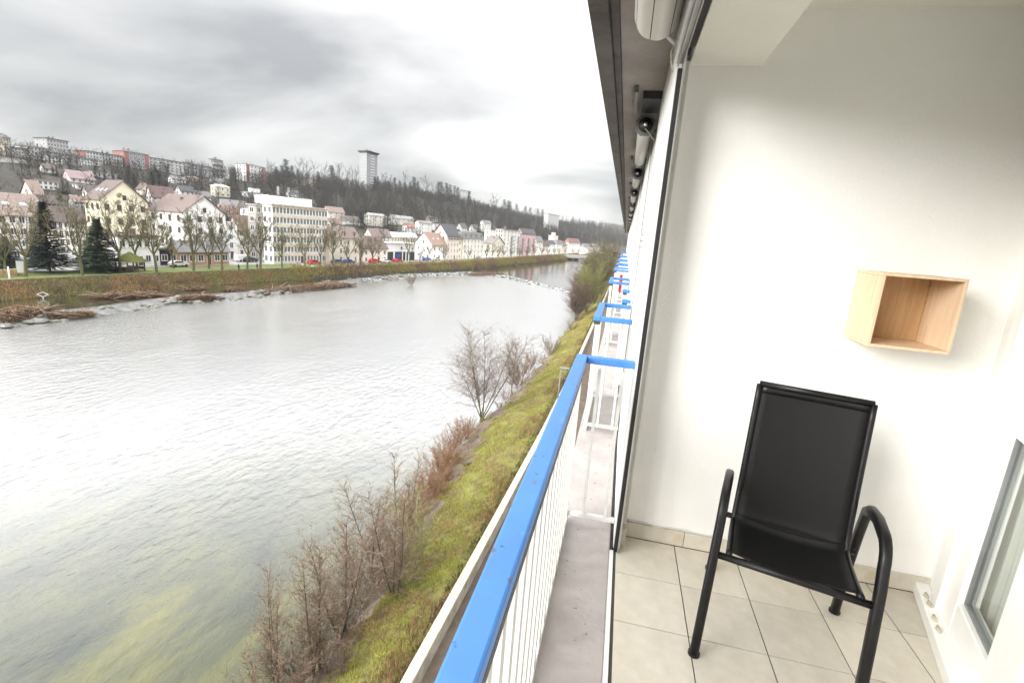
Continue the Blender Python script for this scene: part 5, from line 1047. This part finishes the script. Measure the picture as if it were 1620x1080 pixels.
P = onnear(16000, 9, 110, .0, .98, 1.5); k2 = (np.sin(P[:, 0]*2.2-P[:, 1]*.8)+np.sin(P[:, 1]*.53+2)+G.normal(0, .5, len(P))) > .6
slivers('bank_dry_grass', P[k2], .32, .013, .9, M_dry, 5, 'tufts of straw coloured dead grass on the near bank', 'dry grass')
P = onnear(9000, 9, 140, .0, .10, 1.4); slivers('wall_foot_ivy', P, .3, .03, .9, mat('wall_foot', (.1, .1, .04), .95, island=[(.07, .05, .03), (.12, .075, .04), (.06, .085, .025), (.10, .12, .03)]), 6, 'dark ivy and leaves at the foot of the parapet', 'ivy')
P = onnear(16000, 9, 120, .0, .26, 1.5); k3 = (np.sin(P[:, 1]*.55+.6)+.6*np.sin(P[:, 1]*1.7)+G.normal(0, .3, len(P))) > .35
slivers('bramble', P[k3], .45, .016, .8, mat('bramble_red', (.2, .1, .06), .95, island=[(.16, .085, .05), (.26, .14, .08), (.12, .09, .04), (.33, .20, .11)]), 8, 'reddish brown brambles along the foot of the parapet', 'brambles')
P = onnear(5000, 9, 120, .86, 1.12, 1.4); slivers('shore_litter', P, .35, .02, 1.1, M_shrubm, 7, 'brown litter and roots along the near waterline', 'litter')
# ---- near shore trees and shrubs
def alder(seed, H, stems, fan, side, twigs, m, stemr=.055, mb_=None, sl=.24, mr=.0055, sa=(.8, 1.35)):
    rg = random.Random(seed); S = Tw(); T = Tw()
    for k in range(stems):
        az = k*2*PI/stems+rg.uniform(-.5, .5); d = rot_to(np.array([0, 0, 1.]), rg.uniform(.3, 1.0)*fan, az); p = np.array([math.cos(az)*.15, math.sin(az)*.15, -.3]); L = H*rg.uniform(.72, 1.0); n = 9; r = stemr*rg.uniform(.75, 1.2)
        for i in range(n):
            d = d+np.array([rg.gauss(0, .03), rg.gauss(0, .03), .03]); d /= np.linalg.norm(d); q = p+d*L/n; f = i/n; S.add(p, q, r*(1-.85*f), r*(1-.85*(i+1)/n))
            if f > .15:
                for _ in range(side):
                    c = rot_to(d, rg.uniform(*sa), rg.uniform(0, 2*PI)); c[2] += .15; c /= np.linalg.norm(c); bl_ = H*sl*(1-.72*f)*rg.uniform(.5, 1.2); s0 = p+(q-p)*rg.random(); pp = s0; br_ = .012
                    for j in range(4):
                        c = c+np.array([rg.gauss(0, .1), rg.gauss(0, .1), rg.gauss(.04, .08)]); c /= np.linalg.norm(c); qq = pp+c*bl_/4; T.add(pp, qq, br_*(1-.22*j), br_*(1-.22*(j+1)))
                        for _t in range(twigs):
                            e = rot_to(c, rg.uniform(.4, .9), rg.uniform(0, 2*PI)); x0 = pp+(qq-pp)*rg.random(); T.add(x0, x0+e*bl_*rg.uniform(.15, .4), .0065, .003)
                        pp = qq
            p = q
    return S.mesh('stems', mb_ or M_moss2, .012, 6), T.mesh('twigs', m, .02, 3, minr=mr)
def put(name, pair, p, H, Hm, label, group=None, rz=0.0, cat='tree', wide=1.0):
    r = empty(name, p, rz, label, cat, group)
    for nm, me in zip(('trunk', 'crown'), pair): o = obj(nm, me, r); s = H/Hm; o.scale = (s*wide, s*wide, s)
    return r
AL = alder(5, 9, 8, .55, 8, 5, M_alder, .06, None, .50); AL2 = alder(6, 6.3, 2, .2, 14, 6, M_alder, .05, None, .36)
put('alder_tree', AL, (-11.3, 42.2, -15.75), 9.1, 9, 'many stemmed bare alder leaning over the water', rz=.4)
put('alder_tree', AL2, (-10.2, 50.2, -15.7), 6.6, 6.3, 'slim bare alder right behind the many stemmed one', rz=1)
M_dkbark = mat('dark_bark', (.075, .06, .045), .9, .25, 3, .3)
SHR = [alder(30+i, 3.4, 9, .75, 3, 4, M_shrubm, .018, M_shrubm, .34, .0036, (.35, .9)) for i in range(3)]
TAL = [alder(60+i, 6.0, 3+i % 2, .26, 7, 5, M_shrubm, .05, M_dkbark, .36, .0042, (.6, 1.15)) for i in range(3)]
M_rust = mat('rusty_twigs', (.2, .1, .06), .95, island=[(.15, .085, .05), (.30, .17, .095), (.22, .12, .065), (.36, .23, .14)])
RUS = [alder(90+i, 3.4, 11, .8, 4, 4, M_rust, .018, M_rust, .34, .0045, (.35, .9)) for i in range(2)]
WIL = alder(71, 5, 5, .55, 5, 5, M_wil, .04, M_wil)
gsh = 'brown riverside shrubs below the balcony'
for i, (x, y, H, lb) in enumerate(((540, 1020, 7.2, 'tall dark thin stemmed tree over the water at the shrub clump'), (625, 975, 6.8, 'thin dark stemmed tree beside the bare soil patch'), (500, 1065, 6.2, 'slender reddish tree at the downstream end of the shrub clump'), (590, 905, 6.0, 'slender tree in the middle of the brown shrubs'), (638, 862, 5.6, 'slender dark tree behind the pale green willow'), (440, 1110, 5.4, 'reddish slender tree standing lowest in the shrub clump'), (560, 950, 5.2, 'thin twin stemmed tree between the two dark ones'))):
    p = at(x, y, 2, -15.8); put('slender_tree', TAL[i % 3], p, H, 6, lb, None, i*1.3)
p = at(658, 905, 2, -14.9); put('willow_tree', WIL, p, 5.6, 5, 'pale green barked young willow on the grass edge', None, 1.1)
p = at(648, 955, 2, -15.0); put('willow_tree', WIL, p, 2.6, 5, 'short leaning sapling below the pale green willow', None, 2.1)
rg = random.Random(8)
for i, (x, y, H) in enumerate(((455, 1120, 3.4), (480, 1078, 3.0), (510, 1045, 2.6), (545, 1005, 2.7), (575, 950, 2.6), (595, 930, 2.5), (612, 895, 2.5), (628, 868, 2.5), (645, 840, 2.6), (660, 815, 2.6), (672, 795, 2.7), (684, 775, 2.6), (696, 752, 2.7), (706, 735, 2.6), (716, 715, 2.5), (728, 700, 2.6), (690, 790, 2.2), (705, 765, 2.2), (738, 690, 2.2), (720, 740, 2.0), (420, 1140, 3.2), (530, 1090, 2.8))):
    p = at(x, y, 2, -15.7); put('bare_shrub', RUS[i % 2] if y < 850 else SHR[i % 3], p, H, 3.4, 'rusty brown thicket shrub between the pale willow and the alder' if y < 850 else 'brown leafless shrub under the slender trees at the near waterline', gsh, i*.9, 'shrub', 1.1)
for i, (x, y, H) in enumerate(((825, 600, 3.6), (835, 590, 3.0), (845, 580, 3.2), (818, 612, 3.0), (872, 558, 3.4), (868, 562, 2.6), (905, 527, 3.0), (915, 512, 3.2), (800, 635, 1.5), (790, 648, 1.3))):
    p = at(x, y, 2, -15.5); put('bare_shrub', SHR[i % 3], p, H, 3.4, 'brown leafless shrub farther down the near shore past the alders', 'shrubs past the alders', i*.7, 'shrub', 1.2)
# big bare trees at the end of the near shore
ET = [alder(80+i, 13, 6, .4, 9, 5, mm, .13, None, .34, .013) for i, mm in enumerate((M_twig, M_alder, M_wil))]
for i, (x, y, dx, H, k, lb) in enumerate(((-8.4, 103, 0, 11, 1, 'reddish bare tree nearest the water at the end of the grass bank'), (-6.8, 108, 0, 12, 2, 'greenish bare tree beside the reddish one past the grass bank'), (-6.0, 122, 0, 16.5, 0, 'tall olive bare tree close to the white facade'), (-8.6, 128, 0, 13, 1, 'brown bare tree behind the reddish one over the pool'), (-5.2, 140, 0, 18, 0, 'tallest olive bare tree behind the others near the building'), (-7.4, 150, 0, 16, 2, 'greenish bare tree farthest along the near shore'))):
    put('bare_tree', ET[k], (x, y, float(bank(np.array(x), np.array(y)))-.2), H, 13, lb, 'big bare trees at the end of the near shore', i*1.7, 'tree', 1.05)
# ---- weir: crest, apron, boulders and driftwood
P = wline(200); n = len(P); tg = np.gradient(P, axis=0); tg /= np.linalg.norm(tg, axis=1)[:, None]; nm_ = np.stack([tg[:, 1], -tg[:, 0]], 1)   # towards the lower river
we = empty('weir', (-61, 189, -16), 0, 'long stone weir crossing the river with white water', 'weir'); woff = -Vector(we.location)
def wpart(V, nc, nm, m, smooth=True):
    mb = MB(); k = len(V)//nc; mb.add(V, [(i*nc+j, i*nc+j+1, (i+1)*nc+j+1, (i+1)*nc+j) for i in range(k-1) for j in range(nc-1)]); o = mb.build(nm, m, we, smooth); o.location = woff; return o
M_foam = mat('foam_water', (.62, .64, .63), .5, .1, .9, .6, col2=(.16, .17, .16), bscale=3, stretch=(1, 1, 1), bdist=.1)
_t = M_foam.node_tree; _b = _t.nodes['Principled BSDF']; _n = _t.nodes.new('ShaderNodeTexNoise'); _n.inputs['Scale'].default_value = 1.1; _n.inputs['Detail'].default_value = 7; _tc = _t.nodes.new('ShaderNodeTexCoord'); _t.links.new(_tc.outputs['Object'], _n.inputs[0])
_r = _t.nodes.new('ShaderNodeValToRGB'); _t.links.new(_n.outputs[0], _r.inputs[0]); _r.color_ramp.elements[0].position = .38; _r.color_ramp.elements[1].position = .64; _t.links.new(_r.outputs[0], _b.inputs['Alpha'])
M_crest = mat('wet_stone', (.20, .19, .17), .5, .25, 1.2, .4, col2=(.09, .085, .07))
rg = random.Random(4); V = []; V2 = []
for i in range(n):
    x, y = P[i]; a, b = nm_[i]; w = 1.2+1.0*math.sin(i*.31)+.9*math.sin(i*.13+2); w = max(.1, w)*(.25 if i < 92 else 1 if i < 150 else .35)
    for (d, z) in ((-.35, -15.24), (.25, -15.22), (.9, -15.5), (1.6+w*.4, -15.85+.06*math.sin(i*1.3)), (2.2+w, -15.985)): V.append((x+a*d, y+b*d, z+rg.uniform(-.03, .03)*(d > .3)))
    for (d, z) in ((-.5, -15.6), (-.45, -15.16), (.1, -15.14), (.18, -15.6)): V2.append((x+a*d, y+b*d, z))
cut = 92*5; wpart(V[:cut+5], 5, 'wet_apron', mat('wet_concrete', (.19, .19, .18), .4, .2, .9, .5, col2=(.07, .07, .065), bscale=3)); wpart(V[cut:], 5, 'foam_apron', M_foam); wpart(V2, 4, 'crest', M_crest, False)
def rock_me(seed):
    g = random.Random(seed); mb = MB(); rings = []
    for j, (z, r) in enumerate(((-.5, .6), (-.1, 1.0), (.3, .85), (.55, .4))):
        for k in range(7): a = 2*PI*k/7; q = r*g.uniform(.75, 1.2); rings.append((q*math.cos(a), q*math.sin(a), z*g.uniform(.8, 1.2)))
    mb.add(rings, [(j*7+k, j*7+(k+1) % 7, (j+1)*7+(k+1) % 7, (j+1)*7+k) for j in range(3) for k in range(7)]+[tuple(range(21, 28))]); return mb.mesh('boulder', M_crest)
RK = [rock_me(s) for s in range(4)]
for i in range(230):
    t = int(rg.uniform(100, 172) if i > 190 else rg.uniform(12, 112)); d = rg.uniform(-1.0, 4.2); o = obj('boulder', RK[i % 4], we); s = rg.uniform(.25, .95) if t < 112 else rg.uniform(.2, .5)
    o.location = Vector((P[t][0]+nm_[t][0]*d, P[t][1]+nm_[t][1]*d, -15.3-.2*d))+woff; o.scale = (s*1.3, s, s*.8); o.rotation_euler = (0, 0, rg.uniform(0, 6))
M_drift = mat('driftwood', (.24, .165, .11), .9, .25, 2, .3, col2=(.13, .085, .055)); M_driftt = mat('drift_twigs', (.2, .14, .1), .95, island=[(.17, .10, .06), (.30, .19, .12), (.22, .14, .085), (.36, .26, .18)])
logm = MB(); logm.tube([(-.5, 0, 0), (-.2, .02, .01), (.2, -.02, .02), (.5, .01, 0)], [.022, .03, .026, .014], 7); LOGM = logm.mesh('log', M_drift, True)
def drift(px0, px1, py, label, n=10, nt=1500, hh=.9, dep=3.0):
    a, b = at(px0, py[0], 2, -15.5), at(px1, py[1], 2, -15.5); c = (a+b)/2; L = float(np.hypot(*(b-a)[:2])); an = math.atan2(b[1]-a[1], b[0]-a[0])
    r = empty('driftwood_pile', (c[0], c[1], -15.6), an, label, 'driftwood', 'driftwood heaps on the weir')
    for i in range(n*2):
        o = obj('log', LOGM, r); ll = rg.uniform(2, 5); o.scale = (ll, ll*.9, ll*.9); o.location = (rg.uniform(-L/2, L/2)*.85, rg.uniform(-dep/2, dep/2), rg.uniform(.1, hh)); o.rotation_euler = (rg.uniform(0, 6), rg.uniform(-.35, .35), rg.gauss(0, .6))
    V = []; F = []
    for i in range(nt*2):
        x = rg.uniform(-L/2, L/2); y = rg.uniform(-dep/2, dep/2); e = max(0, 1-(2*x/L)**2)**.5*max(0, 1-(2*y/dep)**2)**.5; p = np.array([x, y, e*hh*rg.uniform(.2, 1)]); d = np.array([rg.gauss(0, 1), rg.gauss(0, .7), rg.gauss(0, .35)]); d /= np.linalg.norm(d); s_ = np.cross(d, (.1, .2, 1))*.05; o = len(V); V += [p-s_, p+s_, p+d*rg.uniform(.4, 1.3)]; F.append((o, o+1, o+2))
    t = obj('brushwood', fastmesh('brushwood', V, F, M_driftt), r); t['kind'] = 'stuff'
    mb = MB(); ns = 16; mb.add([(L*.48*math.cos(2*PI*i/ns)*q, dep*.45*math.sin(2*PI*i/ns)*q, z) for q, z in ((1, -.6), (.75, .0), (.35, .2*hh)) for i in range(ns)], [(j*ns+i, j*ns+(i+1) % ns, (j+1)*ns+(i+1) % ns, (j+1)*ns+i) for j in range(2) for i in range(ns)]+[tuple(range(2*ns, 3*ns))]); mb.build('silt_core', M_drift, r, True)
drift(-10, 78, (508, 492), 'brown driftwood heap at the near end of the weir by the diamond sign', 16, 2600, 1.2, 4)
drift(140, 262, (474, 470), 'long brown driftwood heap in the middle of the weir', 18, 3400, 1.1, 3.4)
drift(75, 150, (500, 494), 'flat driftwood strip on the wet weir stones', 6, 700, .5, 2.5)
drift(275, 345, (474, 470), 'straw coloured heap with grass at the foot of the weir', 5, 1200, .8, 3)
drift(285, 330, (461, 459), 'driftwood around one big log behind the boulders', 4, 500, .9, 1.6)
drift(405, 555, (462, 449), 'long low heap of dark driftwood and straw before the scrub', 20, 3200, .9, 5)
drift(738, 800, (433, 435), 'driftwood mat caught on the crest at mid river', 10, 1200, .9, 5)
drift(355, 385, (463, 461), 'small dark driftwood stump by the white water', 4, 400, 1.2, 2)
p = at(651, 452, 2, -15.95); put('island_bush', SHR[0], p, 4.4, 3.4, 'lone brown bush growing in the middle of the river', None, .3, 'bush', 1.3)
p = at(266, 470, 2, -15.7); put('reed_clump', SHR[1], p, 3.0, 3.4, 'thin bare sapling rising from the driftwood on the weir', None, .3, 'sapling', .8)
for i, (x, y) in enumerate(((95, 462), (130, 458), (165, 457), (225, 452), (250, 452), (290, 449), (320, 447))):
    p = at(x, y, 2, -14.6); put('bank_shrub', SHR[i % 3], p, 2.6, 3.4, 'low rusty shrub on the far bank below the park', 'rusty shrubs on the far bank', i, 'shrub', 1.5)
# ================================================================== AIR
hz = MB().box(-1700, 1100, -700, 2750, -20, 60).build('haze', bpy.data.materials.new('damp_air')); hz['kind'] = 'stuff'; tag(hz, 'pale damp winter air over the valley', 'haze')
_m = hz.data.materials[0]; _m.use_nodes = True; _t = _m.node_tree; _t.nodes.clear(); _o = _t.nodes.new('ShaderNodeOutputMaterial'); _v = _t.nodes.new('ShaderNodeVolumePrincipled')
_v.inputs['Color'].default_value = (.93, .95, .97, 1); _v.inputs['Density'].default_value = .00011; _t.links.new(_v.outputs[0], _o.inputs['Volume'])
